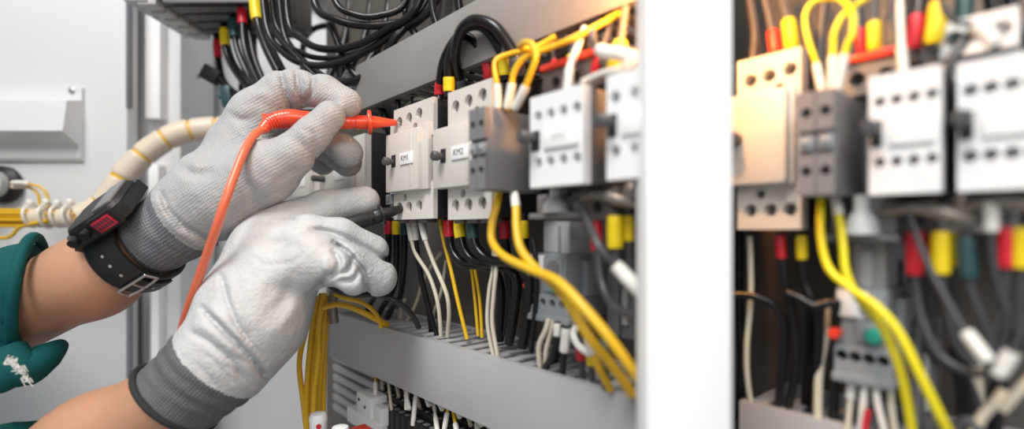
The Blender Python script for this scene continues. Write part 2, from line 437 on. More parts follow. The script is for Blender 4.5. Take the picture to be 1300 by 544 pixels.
def block4(u, n, z, wd, H, label, cols=4, text=None, body_d=.07, knobl=True, zrows=(.78, .27), side_m='brownbody', front_m='white', hole_r=.0026, cat='auxiliary contact block', name='contact_block'):
    """auxiliary block: pale face with two rows of holes, dark body behind"""
    t = dev(name, u, n, z, label, cat)
    holes = []
    for k in range(cols):
        x = wd*(.16+.72*k/max(cols-1, 1)) if cols > 1 else wd/2
        holes += [(x, H*zrows[0], hole_r), (x, H*zrows[1], hole_r)]
    mb = MB(); mb.plate(rect(0, wd, 0, H), holes, 0, .005); mb.build('face', front_m, t)
    mb = MB(); mb.box(0, wd+.0006, .005, body_d, .0005, H-.0005, .0006); mb.build('body', side_m, t)
    for x, z_, r in holes:
        mb = MB(); mb.lathe((x, .0052, z_), (x, -1, z_), [(0, r*.7), (.001, r*.6), (.0012, r*.3)], seg=12); mb.build('terminal_screw', 'screw', t)
    mb = MB(); mb.box(wd*.30, wd*.93, -.0016, .001, H*.40, H*.63, .0005); s = mb.build('marker_plate', 'sticker', t)
    if text: text_mesh('marker_text', text, .0045, 'palegrey', s, (wd*.6, -.0018, H*.51))
    if knobl:
        mb = MB(); mb.box(wd*.03, wd*.20, -.0008, .001, H*.40, H*.62, .0004); mb.build('knob_slot', 'hole', t)
        mb = MB(); mb.lathe((wd*.10, -.0005, H*.54), (wd*.10, -1, H*.54), [(0, .0022), (.005, .0022), (.006, .003), (.0085, .003), (.0092, .0022)], seg=16)
        mb.build('knob', 'knob', t)
    return t
b3 = block4(uof(673, .172), .172, .0215, .0335, .0435, 'white four-hole contact block facing front right of the grey side block', text='KM3')
b4 = block4(uof(770, .172), .172, .0218, .0265, .0435, 'white contact block half hidden behind the left edge of the white post', cols=3, body_d=.026)

def side_block(u, n, z, label, k=1.0):
    """two slim grey modules side by side, each two terminals high"""
    t = dev('contact_block', u, n, z, label, 'auxiliary contact block')
    H = .0425*k; wd = .0067*k
    for i in (0, 1):
        x0 = i*(wd+.0004)
        holes = [(x0+wd/2, H*.80, .0021*k), (x0+wd/2, H*.23, .0021*k)]
        mb = MB(); mb.plate(rect(x0, x0+wd, 0, H*.38), holes[1:], 0, .003); mb.plate(rect(x0, x0+wd, H*.62, H), holes[:1], 0, .003)
        mb.box(x0, x0+wd, .002, .003, H*.38, H*.62, .0001)
        mb.build('face', 'greyblock', t)
        mb = MB(); mb.box(x0, x0+wd+(0 if i == 0 else .0003), .003, .0405*k, 0, H, .0006)
        mb.build('body', 'greyblock', t)
        mb = MB(); mb.box(x0+.0008, x0+wd-.0008, .0, .002, H*.44, H*.57, .0002); mb.sphere((x0+wd/2, 0, H*.505), .0014*k); mb.build('clip', 'relay', t)
        for x, z_, r in holes: mb = MB(); mb.lathe((x, .003, z_), (x, -1, z_), [(0, r*.7), (.0008, r*.5)], seg=10); mb.build('terminal_screw', 'hole', t)
    return t
side_block(-.2189, .165, .0225, 'mid-grey two-column side block overlapping the right edge of the KM2 contactor')

# main bodies behind the forward blocks
def rear_body(u, n, z0, z1, wd, depth, label, strip=True, m='brownbody', extra=None):
    t = dev('contactor', u, n, z0, label, 'contactor')
    H = z1-z0
    mb = MB(); mb.box(0, wd, .006, depth, 0, H, .001)
    mb.build('body', m, t)
    holes = [(wd*.2, H-.007, .003), (wd*.5, H-.007, .003), (wd*.8, H-.007, .003)]
    mb = MB(); mb.plate(rect(0, wd, H-.014, H), holes, 0, .006); mb.build('upper_terminal_row', m, t)
    mb = MB(); mb.plate(rect(0, wd, 0, .012), [(wd*.2, .006, .003), (wd*.5, .006, .003), (wd*.8, .006, .003)], 0, .006)
    mb.build('lower_terminal_row', m, t)
    if strip:
        mb = MB(); mb.box(-.001, wd*.82, -.002, .010, H, H+.0035, .0008); mb.build('marker_strip', 'sorange', t, label='orange-red marker strip along the top edge')
    return t
rear_body(-.190, .192, .006, .084, .045, .068, 'dark contactor base with an orange-red top strip behind the white four-hole block')
rear_body(-.143, .200, .006, .086, .024, .060, 'dark contactor base behind the white block at the left edge of the post', strip=False)

# lug tray below block 3
t = dev('terminal_shroud', uof(671, .188), .188, bz(671, 278, .188), 'dark grey toothed terminal shroud under the white four-hole block', 'terminal cover')
mb = MB(); mb.box(0, .036, 0, .03, 0, .003, .0005); mb.build('tray', 'greyblock', t)
for k in range(3): MB().box(.002+k*.0125, .009+k*.0125, .004, .02, .003, .013, .001).build('tooth', 'greyblock', t)
mb = MB()
mb.lathe((.018, .002, .003), (.018, .002, 1), [(0, .007), (.005, .006), (.008, .003), (.012, .003)], seg=16)
mb.build('lug', 'palegrey', t)

def relay(u, n, z, label, wd=.040, H=.068):
    """overload relay: neck, label, dial, buttons and a row of terminals"""
    t = dev('overload_relay', u, n, z, label, 'overload relay')
    mb = MB(); mb.box(.005, wd*.66, .006, .045, H*.54, H*.84, .0015); mb.box(.008, wd*.5, .003, .010, H*.56, H*.80, .001); mb.build('neck', 'palegrey', t)
    mb = MB(); mb.box(0, wd*.72, 0, .045, H*.20, H*.56, .001); mb.box(wd*.72, wd*.86, .012, .045, H*.2, H*.50, .001)
    mb.box(wd*.30, wd*.68, -.0012, .002, H*.23, H*.53, .0006)
    mb.build('body', 'relay', t)
    hs = [(wd*(.10+.19*k), H*.135, .0024) for k in range(4)]
    mb = MB(); mb.plate(rect(0, wd*.80, .001, H*.205), hs, -.001, .006); mb.box(0, wd*.8, .006, .04, .001, H*.2, .0005); mb.box(-.001, wd*.82, -.002, .02, -.002, .002, .0006)
    mb.build('terminal_row', 'relay', t)
    for x, z_, r in hs: mb = MB(); mb.cyl((x, .0055, z_), (x, .0062, z_), r*.9, seg=12); mb.build('terminal_screw', 'hole', t)
    mb = MB(); mb.box(.001, .0125, -.0018, .0005, H*.38, H*.54, .0003); mb.build('marker_plate', 'sticker', t)
    mb = MB(); mb.lathe((wd*.52, -.0012, H*.44), (wd*.52, -1, H*.44), [(0, .0042), (.0012, .0040), (.0013, .002), (.002, .002)], seg=24); mb.build('dial', 'greyblock', t)
    mb = MB(); mb.lathe((wd*.56, -.0012, H*.28), (wd*.56, -1, H*.28), [(0, .0034), (.002, .0034), (.003, .0025)], seg=20); mb.build('test_button', 'green', t, label='green round button')
    mb = MB(); mb.lathe((.0005, .002, H*.27), (.0005, -1, H*.27), [(0, .0024), (.006, .0024), (.0065, .002)], seg=16); mb.build('reset_button', 'sorange', t, label='small orange-red button')
    return t
relay(uof(673, .215), .215, -.0500, 'blue-grey overload relay below the white four-hole block, left of the post')

# far contactors behind the hands, left of KM1
def small_contactor(px, n, wd, label, z0=.017, z1=.085):
    t = dev('contactor', uof(px, n), n, z0, label, 'contactor'); H = z1-z0
    hs = [(wd*(.2+.2*k), .006, .0018) for k in range(4)]
    mb = MB(); mb.plate(rect(0, wd, 0, H), hs+[(wd*(.2+.2*k), H-.006, .0018) for k in range(4)], 0, .006); mb.build('housing', 'beige', t)
    mb = MB(); mb.box(0, wd+.001, .006, .065, .0005, H+.002, .0008); mb.build('rear_body', 'darkbody', t)
    mb = MB(); mb.box(wd*.08, wd*.80, -.006, 0, H*.30, H*.82, .001); mb.build('front_cover', 'beige', t)
    mb = MB(); mb.lathe((wd*.10, -.005, H*.5), (wd*.1, -1, H*.5), [(0, .003), (.012, .003), (.013, .002)], seg=14); mb.build('knob', 'knob', t)
    mb = MB(); mb.box(wd*.40, wd*.66, -.0066, -.006, H*.45, H*.62, .0002); mb.build('marker_plate', 'sticker', t)
    return t
u_ = uof(463, .198)
small_contactor(415, .198, (uof(463, .198)-uof(415, .198)), 'beige contactor with a black side seen below the gloved fingertips')
small_contactor(375, .198, (uof(406, .198)-uof(375, .198)), 'farthest beige contactor seen between the two gloves')

# ---------------- right-hand panel ----------------
def right_contactor(u, n, z, wd, H, label):
    t = dev('contactor', u, n, z, label, 'contactor')
    tp = [(wd*.22, H-.0105, .0030), (wd*.52, H-.010, .0030), (wd*.84, H-.009, .0030), (wd*.68, H-.0165, .0022)]
    bt = [(wd*.22, .009, .0030), (wd*.54, .009, .0030), (wd*.84, .009, .0030), (wd*.38, .0165, .0022)]
    mb = MB(); mb.plate(rect(0, wd, H*.72, H), tp, 0, .008); mb.plate(rect(0, wd, 0, H*.27), bt, 0, .008); mb.box(0, wd, .002, .008, H*.27, H*.72, .0003)
    mb.build('housing', 'beige', t)
    mb = MB(); mb.box(0, wd+.0005, .0085, .060, .001, H-.001, .0008); mb.build('rear_body', 'darkbody', t)
    screws(t, tp+bt, .007)
    mb = MB(); mb.box(-.003, wd*.86, -.007, .001, H*.255, H*.775, .001); mb.box(wd*.86, wd*.93, -.003, .001, H*.25, H*.78, .0005)
    mb.build('front_cover', 'beige', t)
    mb = MB(); mb.lathe((wd*.10, -.007, H*.52), (wd*.10, -1, H*.52), [(0, .003), (.004, .003), (.006, .0036), (.008, .003)], seg=16); mb.build('knob', 'knob', t)
    return t
right_contactor(-.1125, .248, .0015, .0285, .0815, 'out-of-focus cream contactor immediately right of the white post')
side_block(-.0777, .225, .015, 'out-of-focus grey two-column block beside the cream contactor right of the post', k=.97)
rear_body(-.0720, .258, .0, .073, .034, .055, 'blurred grey contactor base with an orange-red strip right of the white post', strip=True, m='greyblock')
block4(-.0543, .230, .0142, .0212, .0445, 'blurred white contact block in the middle of the right-hand panel', body_d=.055, side_m='darkbody', hole_r=.0019, knobl=True)
rear_body(-.0375, .256, .0, .081, .022, .055, 'blurred white contactor base behind the middle block of the right-hand panel', strip=False, m='white')
block4(-.0295, .235, .0143, .0215, .0445, 'blurred white contact block cut by the right edge of the picture', body_d=.055, side_m='darkbody', hole_r=.0021, cols=4)
rear_body(-.014, .262, .0, .075, .030, .05, 'blurred dark contactor base behind the block at the right picture edge', strip=False, m='darkbody')
relay(-.0735, .258, -.063, 'blurred overload relay low in the right-hand panel under the yellow wires', wd=.0265, H=.0700)
t = dev('terminal_shroud', uof(1046, .247), .247, bz(1046, 306, .247), 'blurred grey terminal shroud above the overload relay right of the post', 'terminal cover')
mb = MB(); mb.box(0, .026, 0, .03, 0, .003, .0005); mb.build('tray', 'greyblock', t)
for k in range(3): MB().box(.001+k*.009, .007+k*.009, .003, .02, .003, .014, .001).build('tooth', 'greyblock', t)
mb = MB(); mb.lathe((.014, .0, .003), (.014, .0, 1), [(0, .0065), (.006, .0055), (.010, .003), (.016, .003)], seg=16); mb.build('lug', 'palegrey', t)
for (px, py, n, lab, s) in ((770, 262, .192, 'brown tinned lug row under the white block beside the post', 1), (1178, 282, .247, 'blurred brown lug row above the red and yellow sleeves of the right panel', .85), (1290, 275, .247, 'blurred lug row at the right picture edge under the white block', .85)):
    t = dev('lug_row', uof(px, n)-.017*s, n, bz(px, py, n), lab, 'terminal lugs')
    mb = MB()
    for k in range(3):
        mb.lathe(((.004+k*.0125)*s, .004, .003), ((.004+k*.0125)*s, .004, 1), [(0, .0045*s), (.003, .0055*s), (.006, .0045*s), (.009, .002*s)], seg=14)
    mb.tube([(0, .002, .004), (.012*s, -.001, .006), (.024*s, -.001, .003), (.033*s, .002, 0)], [.002, .003, .003, .0015], seg=10)
    mb.build('lugs', 'brass', t)
# grey side channel strips seen between wires
for (px0, px1, y0, y1, n, lab) in ((770, 806, 340, 425, .235, 'grey plastic channel piece standing behind the bent grey wire near the post'), (1150, 1190, 400, 544, .285, 'blurred pale grey channel piece low behind the right-hand yellow wires')):
    u0 = uof(px0, n); u1 = uof(px1, n); t = dev('channel_piece', u0, n, bz(px0, y1, n), lab, 'channel')
    h = bz(px0, y0, n)-bz(px0, y1, n)
    mb = MB(); mb.box(0, u1-u0, 0, .012, 0, h, .001); mb.box((u1-u0)*.3, (u1-u0)*.55, -.003, 0, h*.05, h*.95, .0006); mb.build('channel_body', 'greyblock', t)
    mb = MB(); mb.box((u1-u0)*.6, (u1-u0)*.8, -.002, 0, h*.2, h*.8, .0005); mb.build('rib', 'palegrey', t)

# ---------------- breaker row at top left ----------------
gp = 'circuit breaker row at the top left'
labs = ['nearest dark circuit breaker of the row, cut by the top picture edge', 'second nearest circuit breaker of the top-left row', 'middle circuit breaker of the five in the top-left row', 'second farthest circuit breaker of the top-left row', 'farthest circuit breaker of the top-left row above the cream hose']
br0 = None
for k in range(5):
    Yk = .548+k*.0215
    if br0 is None:
        t = empty('circuit_breaker', (-.405, Yk, .247), labs[0], 'circuit breaker', gp)
        mb = MB(); mb.box(.014, .150, .0012, .0195, .004, .090, .0008); mb.box(.03, .145, .0012, .0045, 0, .004, .0005); mb.box(.03, .145, .0165, .0195, 0, .004, .0005)
        mb.build('body', 'greyblock', t)
        mb = MB(); mb.box(-.012, .014, 0, .0205, .001, .02, .0015); mb.box(-.022, .004, .001, .0195, .018, .05, .0015); mb.box(-.03, .0, .0015, .019, .048, .09, .0015); mb.box(.002, .022, .002, .0185, -.002, .006, .001)
        mb.build('front_step', 'palegrey', t)
        mb = MB(); mb.box(.05, .125, .0058, .0152, .0028, .0045, .0003); mb.build('terminal_slot', 'hole', t)
        mb = MB(); mb.box(-.0225, -.0215, .005, .0155, .024, .040, .0003); mb.build('terminal_slot', 'hole', t)
        br0 = t
    else:
        t = copy_tree(br0); t.location = (-.405, Yk, .247); t['label'] = labs[k]
# ---------------- wires: left panel, above the contactors ----------------
w_ = wire
# three jumpers arching from KM2 towards the right
w_('black jumper cable arching over KM2 between two red sleeves', 'black', 3.0, [(558, 128, .205), (558, 112, .205), (563, 78, .20), (580, 48, .20), (600, 50, .205), (614, 72, .21), (620, 88, .212), (621, 106, .215)], sleeves=[('sred', 4, 13, 1.25), ('sred', -15, -3, 1.3)], cat='jumper cable')
w_('black jumper cable arching over KM2 between two yellow sleeves', 'black', 3.2, [(570, 124, .20), (570, 108, .20), (571, 72, .197), (588, 38, .197), (612, 34, .20), (632, 58, .205), (640, 80, .21), (642, 102, .212)], sleeves=[('syellow', 4, 14, 1.25), ('syellow', -15, -3, 1.3)], cat='jumper cable')
w_('thickest black jumper cable over KM2 between two dark grey sleeves', 'black', 3.6, [(586, 128, .212), (584, 106, .208), (578, 72, .198), (585, 40, .193), (602, 26, .193), (628, 34, .197), (650, 64, .203), (656, 80, .206), (657, 100, .21)], sleeves=[('sgrey', 3, 15, 1.2), ('sgrey', -13, -3, 1.3)], cat='jumper cable')
w_('black cable drooping from the arch towards the back above KM2', 'black', 2.8, [(560, 100, .235), (590, 82, .235), (612, 88, .235), (640, 104, .24)])
w_('small black looped cable standing left above the KM1 contactor', 'black', 2.6, [(506, 160, .215), (505, 125, .215), (510, 106, .215), (518, 102, .215), (524, 116, .22), (526, 140, .222)])
w_('short cream crumpled wire end lying on top of the KM1 contactor', 'cream', 1.6, [(514, 136, .225), (524, 128, .222), (532, 124, .22), (543, 128, .222), (550, 124, .225)])
# yellow wires with ferrules into the grey side block
w_('yellow wire with white ferrule, left of three entering the grey side block', 'yellow', 1.5, [(632, 140, .180), (632, 112, .180), (628, 90, .180), (630, 76, .182), (645, 69, .186), (672, 63, .19)], sleeves=[('ferrule', 1, 14, 1.5)])
w_('yellow wire with white ferrule, middle of three entering the grey side block', 'yellow', 1.6, [(643, 140, .178), (649, 112, .178), (653, 90, .178), (668, 72, .18), (700, 60, .185), (735, 45, .19), (790, 15, .21)], sleeves=[('ferrule', 1, 14, 1.5)])
w_('yellow wire hooked in a loop, right of three entering the grey side block', 'yellow', 1.6, [(652, 140, .176), (665, 115, .176), (674, 92, .176), (680, 72, .176), (676, 57, .176), (666, 54, .178), (661, 60, .182), (680, 60, .19), (705, 46, .195)], sleeves=[('ferrule', 1, 14, 1.5)])
# sleeves and cables above the white block
w_('thin bare-ended wire with red sleeve above the orange-red strip', 'greycable', 1.2, [(709, 100, .195), (705, 84, .195), (702, 66, .20), (700, 40, .21)], sleeves=[('sred', 2, 11, 1.9)])
w_('dark cable with yellow sleeve above the white four-hole block', 'greycable', 2.0, [(722, 98, .20), (724, 78, .20), (728, 60, .205), (742, 30, .215)], sleeves=[('syellow', 2, 11, 1.3)])
w_('white ferruled wire standing on the white four-hole block', 'ferrule', 1.8, [(720, 122, .178), (722, 100, .178), (724, 84, .18), (733, 60, .19), (742, 36, .20)], sleeves=[('ferrule', 0, 13, 1.25)])
w_('dark cable rising above the white block behind the ferruled wire', 'black', 2.4, [(742, 92, .2), (741, 70, .2), (748, 40, .205), (775, 10, .21), (800, -10, .215)])
w_('grey cable bending right into a white sleeve beside the post', 'greycable', 2.0, [(752, 40, .185), (754, 56, .183), (766, 66, .18), (785, 68, .182), (805, 75, .182), (835, 88, .186)], sleeves=[('ferrule', 15, 40, 1.5)])
w_('cable with red sleeve right of the white block near the post', 'brownbody', 1.8, [(754, 100, .195), (762, 74, .195), (768, 54, .20), (780, 20, .21)], sleeves=[('sred', 2, 13, 1.8)])
w_('cable with tall yellow sleeve beside the white post', 'brownbody', 1.8, [(776, 98, .192), (784, 72, .192), (788, 50, .195), (794, 10, .205)], sleeves=[('syellow', 2, 16, 2.0)])
w_('brown cable sloping up to the right below the upper duct', 'brownbody', 2.6, [(660, 100, .225), (700, 74, .225), (750, 42, .225), (800, 18, .225), (850, -8, .225)])
w_('grey-white flat wire lying across the top of the block beside the post', 'ferrule', 1.5, [(740, 104, .182), (762, 94, .18), (785, 88, .178), (800, 80, .175)])
w_('dark wire rising left above the upper edge of KM2 behind the arches', 'black', 2.2, [(596, 110, .24), (604, 80, .24), (630, 60, .24), (670, 40, .24), (730, 10, .24)])

# ---------------- wires: left panel, below the contactors ----------------
w_('black cable with red sleeve just right of the black probe tip', 'black', 3.1, [(493, 276, .215), (493, 300, .215), (492, 330, .217), (486, 360, .222), (470, 385, .23), (455, 420, .235)], sleeves=[('sred', 3, 14, 1.15)])
w_('black cable with yellow sleeve under the KM1 contactor left edge', 'black', 3.1, [(503, 276, .215), (503, 300, .215), (503, 335, .217), (499, 365, .222), (488, 385, .228), (470, 415, .235)], sleeves=[('syellow', 3, 14, 1.15)])
w_('black cable with dark green sleeve under the KM1 contactor left edge', 'black', 3.1, [(513, 276, .215), (513, 300, .215), (512, 335, .217), (508, 372, .222), (498, 390, .228), (485, 415, .235)], sleeves=[('sgreen', 3, 14, 1.15)])
w_('cream wire, left of the three ferruled ones under KM1, kinked right at its foot', 'cream', 1.6, [(519, 280, .208), (522, 302, .208), (528, 322, .21), (545, 350, .215), (556, 385, .218), (560, 426, .222)], sleeves=[('ferrule', 0, 16, 1.45)])
w_('cream wire, right of the ferruled ones under KM1, reaching the duct', 'cream', 1.6, [(534, 280, .206), (540, 304, .206), (550, 332, .21), (566, 370, .214), (570, 395, .217), (568, 427, .222)], sleeves=[('ferrule', 0, 16, 1.45)])
w_('black wire hanging from the middle ferrule under KM1 into the duct', 'black', 1.7, [(526, 280, .209), (528, 304, .21), (532, 340, .213), (542, 380, .218), (550, 410, .222), (556, 430, .224)], sleeves=[('ferrule', 0, 15, 1.5)])
w_('black wire bundle strand dropping straight behind the cream wires', 'black', 2.4, [(528, 310, .225), (534, 350, .226), (545, 395, .228), (548, 424, .23)])
w_('thin cream wire behind, crossing the cream pair under KM1', 'cream', 1.3, [(566, 330, .235), (560, 370, .235), (550, 400, .235), (553, 424, .236)])
w_('thin cream wire slanting left down behind the black cables under KM1', 'cream', 1.5, [(560, 320, .24), (540, 350, .24), (528, 385, .24), (515, 410, .24)])
w_('pale cream wire close to the duct left end beside the glove', 'cream', 1.5, [(514, 380, .24), (509, 392, .24), (507, 415, .24)])
w_('yellow wire running from KM1 down right into the duct', 'yellow', 1.5, [(559, 278, .215), (562, 300, .215), (572, 340, .217), (582, 385, .219), (593, 430, .222)])
w_('black cable with red sleeve under the KM2 contactor left corner', 'black', 3.2, [(569, 274, .212), (570, 298, .212), (574, 318, .213), (588, 334, .215), (612, 337, .218), (628, 345, .222), (636, 370, .225), (634, 432, .228)], sleeves=[('sred', 3, 15, 1.25)])
w_('black cable with yellow sleeve under the middle of KM2', 'black', 3.2, [(583, 274, .209), (584, 297, .209), (590, 318, .21), (604, 332, .212), (630, 336, .214), (650, 344, .216), (656, 370, .218), (646, 436, .221)], sleeves=[('syellow', 3, 15, 1.3)])
w_('black cable with dark grey sleeve under the right of KM2', 'black', 3.4, [(599, 274, .206), (600, 297, .206), (606, 316, .207), (622, 330, .209), (648, 333, .21), (668, 345, .212), (672, 375, .214), (663, 440, .217)], sleeves=[('sgreen', 3, 15, 1.2)])
w_('yellow wire, left of the close pair behind the KM2 cables', 'yellow', 1.3, [(598, 336, .235), (603, 380, .235), (607, 426, .235)])
w_('yellow wire, right of the close pair behind the KM2 cables', 'yellow', 1.3, [(602, 336, .233), (609, 380, .233), (612, 428, .233)])
w_('cream wire, left of the bowed pair dropping into the duct below KM2', 'cream', 1.4, [(627, 310, .212), (626, 342, .212), (621, 370, .212), (619, 410, .213), (626, 450, .216)])
w_('cream wire, right of the bowed pair dropping into the duct below KM2', 'cream', 1.4, [(630, 310, .21), (630, 342, .21), (627, 372, .21), (625, 410, .211), (632, 452, .214)])
w_('short black cable with red sleeve behind the two bold yellow wires', 'black', 3.2, [(640, 270, .222), (641, 300, .222), (644, 330, .224), (648, 372, .226), (644, 425, .228)], sleeves=[('sred', 5, 17, 1.2)])
w_('black cable with yellow sleeve behind the bold yellow wires', 'black', 3.2, [(664, 270, .222), (665, 300, .222), (667, 340, .224), (669, 380, .226), (664, 430, .228)], sleeves=[('syellow', 5, 16, 1.1)])
w_('thin black wire falling left of the overload relay into the duct', 'black', 1.7, [(676, 300, .212), (680, 330, .212), (681, 370, .213), (678, 410, .214), (674, 446, .217)])
# bold yellow pair
w_('bold yellow wire with grey ferrule sweeping in front of the relay, lower of the pair', 'yellow', 2.3, [(634, 240, .188), (630, 262, .185), (625, 282, .182), (625, 306, .18), (640, 325, .176), (672, 341, .172), (700, 352, .169), (719, 366, .168), (749, 399, .168), (779, 436, .172), (813, 484, .182), (822, 500, .19)], sleeves=[('cream', 0, 8, .9)])
w_('bold yellow wire with white ferrule crossing over the relay, upper of the pair', 'yellow', 2.3, [(652, 240, .188), (655, 262, .184), (656, 290, .18), (661, 315, .177), (678, 338, .176), (700, 358, .176), (719, 380, .176), (749, 429, .179), (774, 460, .188), (803, 500, .20)], sleeves=[('ferrule', 3, 13, 1.1)])
w_('third yellow wire forking from the pair below the relay', 'yellow', 2.0, [(747, 424, .19), (751, 442, .19), (760, 466, .194), (775, 494, .204)], sleeves=[('ferrule', 0, 9, 1.4)])
w_('yellow wire stub entering the duct next to the white post', 'yellow', 2.0, [(790, 478, .196), (797, 490, .198), (804, 502, .203)])
# under the relay
w_('cream wire bowed left under the relay, the outer one', 'cream', 1.5, [(697, 404, .212), (692, 420, .21), (684, 440, .21), (686, 472, .214)])
w_('cream wire bowed left under the relay, the inner one', 'cream', 1.5, [(703, 406, .214), (698, 425, .213), (693, 448, .213), (694, 470, .216)])
w_('black wire with pale ferrule under the relay curling into the duct', 'black', 2.0, [(707, 408, .212), (707, 425, .211), (704, 445, .21), (694, 464, .212), (686, 474, .216)], sleeves=[('ferrule', 1, 8, 1.1)])
w_('thick white ferrule with black wire below the relay centre', 'black', 1.9, [(719, 414, .21), (718, 432, .21), (716, 448, .21), (714, 474, .213)], sleeves=[('ferrule', 1, 14, 1.5)])
w_('bent white ferrule wire below the relay right corner', 'ferrule', 1.9, [(732, 414, .208), (728, 424, .207), (734, 438, .205), (748, 448, .203), (754, 446, .203)])
w_('short wire with dark red sleeve below the relay', 'greycable', 1.6, [(736, 426, .214), (737, 450, .213), (740, 478, .215)], sleeves=[('sred', 4, 13, 1.6)])
w_('short wire with yellow sleeve below the relay', 'greycable', 1.6, [(748, 436, .212), (750, 455, .211), (752, 482, .213)], sleeves=[('syellow', 4, 11, 1.6)])
w_('black cable behind the relay feet beside the ferrules', 'black', 2.6, [(712, 405, .235), (708, 440, .235), (700, 470, .235)])
w_('black wire with green tinge dropping by the duct end at the post', 'sgreen', 1.9, [(765, 430, .2), (770, 455, .2), (768, 490, .205)])
# between relay and post
w_('grey wire falling from the brown lugs into a white sleeve at the post', 'greycable', 1.9, [(738, 260, .185), (748, 284, .182), (762, 315, .178), (785, 340, .183), (806, 362, .184), (835, 392, .188)], sleeves=[('ferrule', -26, -4, 1.7)])
w_('dark grey wire sagging in a curve from the red sleeve near the post', 'greycable', 2.3, [(757, 268, .196), (757, 300, .196), (760, 335, .195), (768, 370, .192), (785, 392, .188), (810, 402, .182)], sleeves=[('sred', 2, 19, 1.35)])
w_('grey wire with bright yellow sleeve beside the white post', 'greycable', 2.0, [(781, 268, .194), (781, 300, .194), (783, 335, .194), (790, 365, .192)], sleeves=[('syellow', 2, 17, 1.9)])
w_('wire with yellow sleeve closest to the left edge of the post', 'greycable', 2.0, [(798, 268, .200), (798, 296, .200), (800, 350, .20)], sleeves=[('syellow', 2, 14, 1.4)])

# ---------------- black loops, top ----------------
w_('black cable hanging in the lowest wide loop across the top', 'black', 3.4, [(362, -75, .50), (366, 25, .49), (384, 50, .48), (410, 62, .47), (450, 58, .46), (490, 38, .45), (530, 8, .44), (555, -75, .44)], 'y')
w_('black cable in the widest loop passing just above the glove', 'black', 3.3, [(330, -75, .50), (338, 30, .49), (358, 65, .48), (390, 82, .47), (428, 80, .465), (470, 62, .46), (510, 35, .45), (550, 8, .44), (580, -75, .44)], 'y')
w_('thick black cable swinging down to the knuckle from the top right', 'black', 3.8, [(418, 102, .47), (445, 104, .465), (470, 92, .46), (490, 72, .455), (500, 50, .45), (520, 20, .45), (540, -75, .45)], 'y')
w_('black cable in the upper shallow loop', 'black', 3.6, [(388, -75, .48), (400, 5, .47), (425, 24, .46), (460, 32, .455), (500, 30, .45), (540, 14, .445), (570, -65, .44)], 'y')
w_('short black cable crossing the loops near the top', 'black', 3.0, [(410, -75, .46), (425, 0, .455), (450, 18, .45), (480, 20, .45), (515, 2, .45), (530, -75, .45)], 'y')
w_('thin black cable following the highest loop towards the duct', 'black', 2.6, [(350, -75, .51), (360, 40, .50), (385, 68, .49), (420, 74, .485), (455, 66, .48), (500, 44, .47), (545, 14, .46), (570, -65, .46)], 'y')
w_('background black cable ring behind the loops', 'black', 3.8, [(390, 130, .66), (384, 80, .66), (388, 48, .66), (405, 34, .66), (430, 36, .66), (445, 60, .66)], 'y')
w_('black cable running steeply down behind the loops, left one', 'black', 4.2, [(448, -60, .62), (440, 40, .61), (425, 80, .60), (405, 130, .59)], 'y')
w_('black cable running steeply down behind the loops, middle one', 'black', 4.0, [(478, -60, .58), (465, 40, .57), (445, 85, .56), (415, 135, .55)], 'y')
w_('black cable running steeply down behind the loops, right one', 'black', 4.2, [(500, -60, .55), (490, 30, .54), (470, 75, .53), (430, 125, .52)], 'y')
w_('grey-black cable lying behind the fan of steep cables', 'greycable', 3.6, [(520, -60, .57), (500, 30, .56), (478, 65, .55), (448, 100, .54), (420, 140, .53)], 'y')
w_('wide dark flat cable dropping behind the upper loops', 'black', 6.0, [(462, -65, .63), (450, 20, .63), (435, 60, .62), (432, 110, .62)], 'y')
w_('black cable dropping into the upper duct, left of the slot trio', 'black', 3.4, [(508, -60, .235), (515, 15, .235), (528, 45, .235), (534, 60, .237)])
w_('black cable dropping into the upper duct, middle of the slot trio', 'black', 3.4, [(545, -75, .235), (549, 5, .235), (556, 35, .237), (560, 60, .238)])
w_('black cable dropping into the upper duct, right of the slot trio', 'black', 3.4, [(578, -30, .235), (581, -5, .235), (584, 18, .237), (588, 48, .238)])
w_('black cable curving down beside the left end of the upper duct', 'black', 3.6, [(420, 30, .475), (436, 72, .472), (452, 96, .47), (470, 112, .465), (482, 132, .46), (492, 160, .46), (500, 190, .465)], 'y')
w_('thin black wire curling behind the gloved fingertip near KM1', 'black', 2.6, [(470, 100, .50), (484, 118, .50), (494, 140, .495), (488, 165, .50)], 'y')

# ---------------- cables from the breaker row ----------------
w_('black cable with red sleeve leaving the farthest breaker by the cream hose', 'black', 4.0, [(275, 44, .635), (277, 74, .63), (283, 100, .62), (298, 118, .60), (322, 134, .58)], 'y', sleeves=[('sred', 8, 32, 1.2)], cat='cable', name='cable')
w_('black cable with yellow sleeve, third from the left under the breakers', 'black', 4.0, [(284, 30, .60), (286, 58, .595), (293, 80, .59), (310, 105, .575), (332, 125, .56)], 'y', sleeves=[('syellow', 7, 29, 1.25)], cat='cable', name='cable')
w_('black cable running beside the yellow-sleeved one under the breakers', 'black', 3.6, [(286, 40, .605), (291, 66, .60), (300, 86, .59), (318, 108, .58), (338, 125, .57)], 'y', cat='cable', name='cable')
w_('black cable with dark green sleeve under the breakers', 'black', 3.6, [(296, 20, .585), (298, 46, .58), (303, 68, .575), (315, 95, .57), (330, 120, .56)], 'y', sleeves=[('sgreen', 5, 28, 1.6)], cat='cable', name='cable')
w_('black cable with red sleeve at the right of the breaker underside', 'black', 4.0, [(307, 2, .57), (308, 28, .565), (311, 60, .56), (322, 92, .55), (336, 120, .54)], 'y', sleeves=[('sred', 8, 28, 1.3)], cat='cable', name='cable')
w_('black cable right beside the red-sleeved one under the breakers', 'black', 3.6, [(312, 20, .575), (318, 50, .57), (325, 80, .565), (340, 115, .56)], 'y', cat='cable', name='cable')
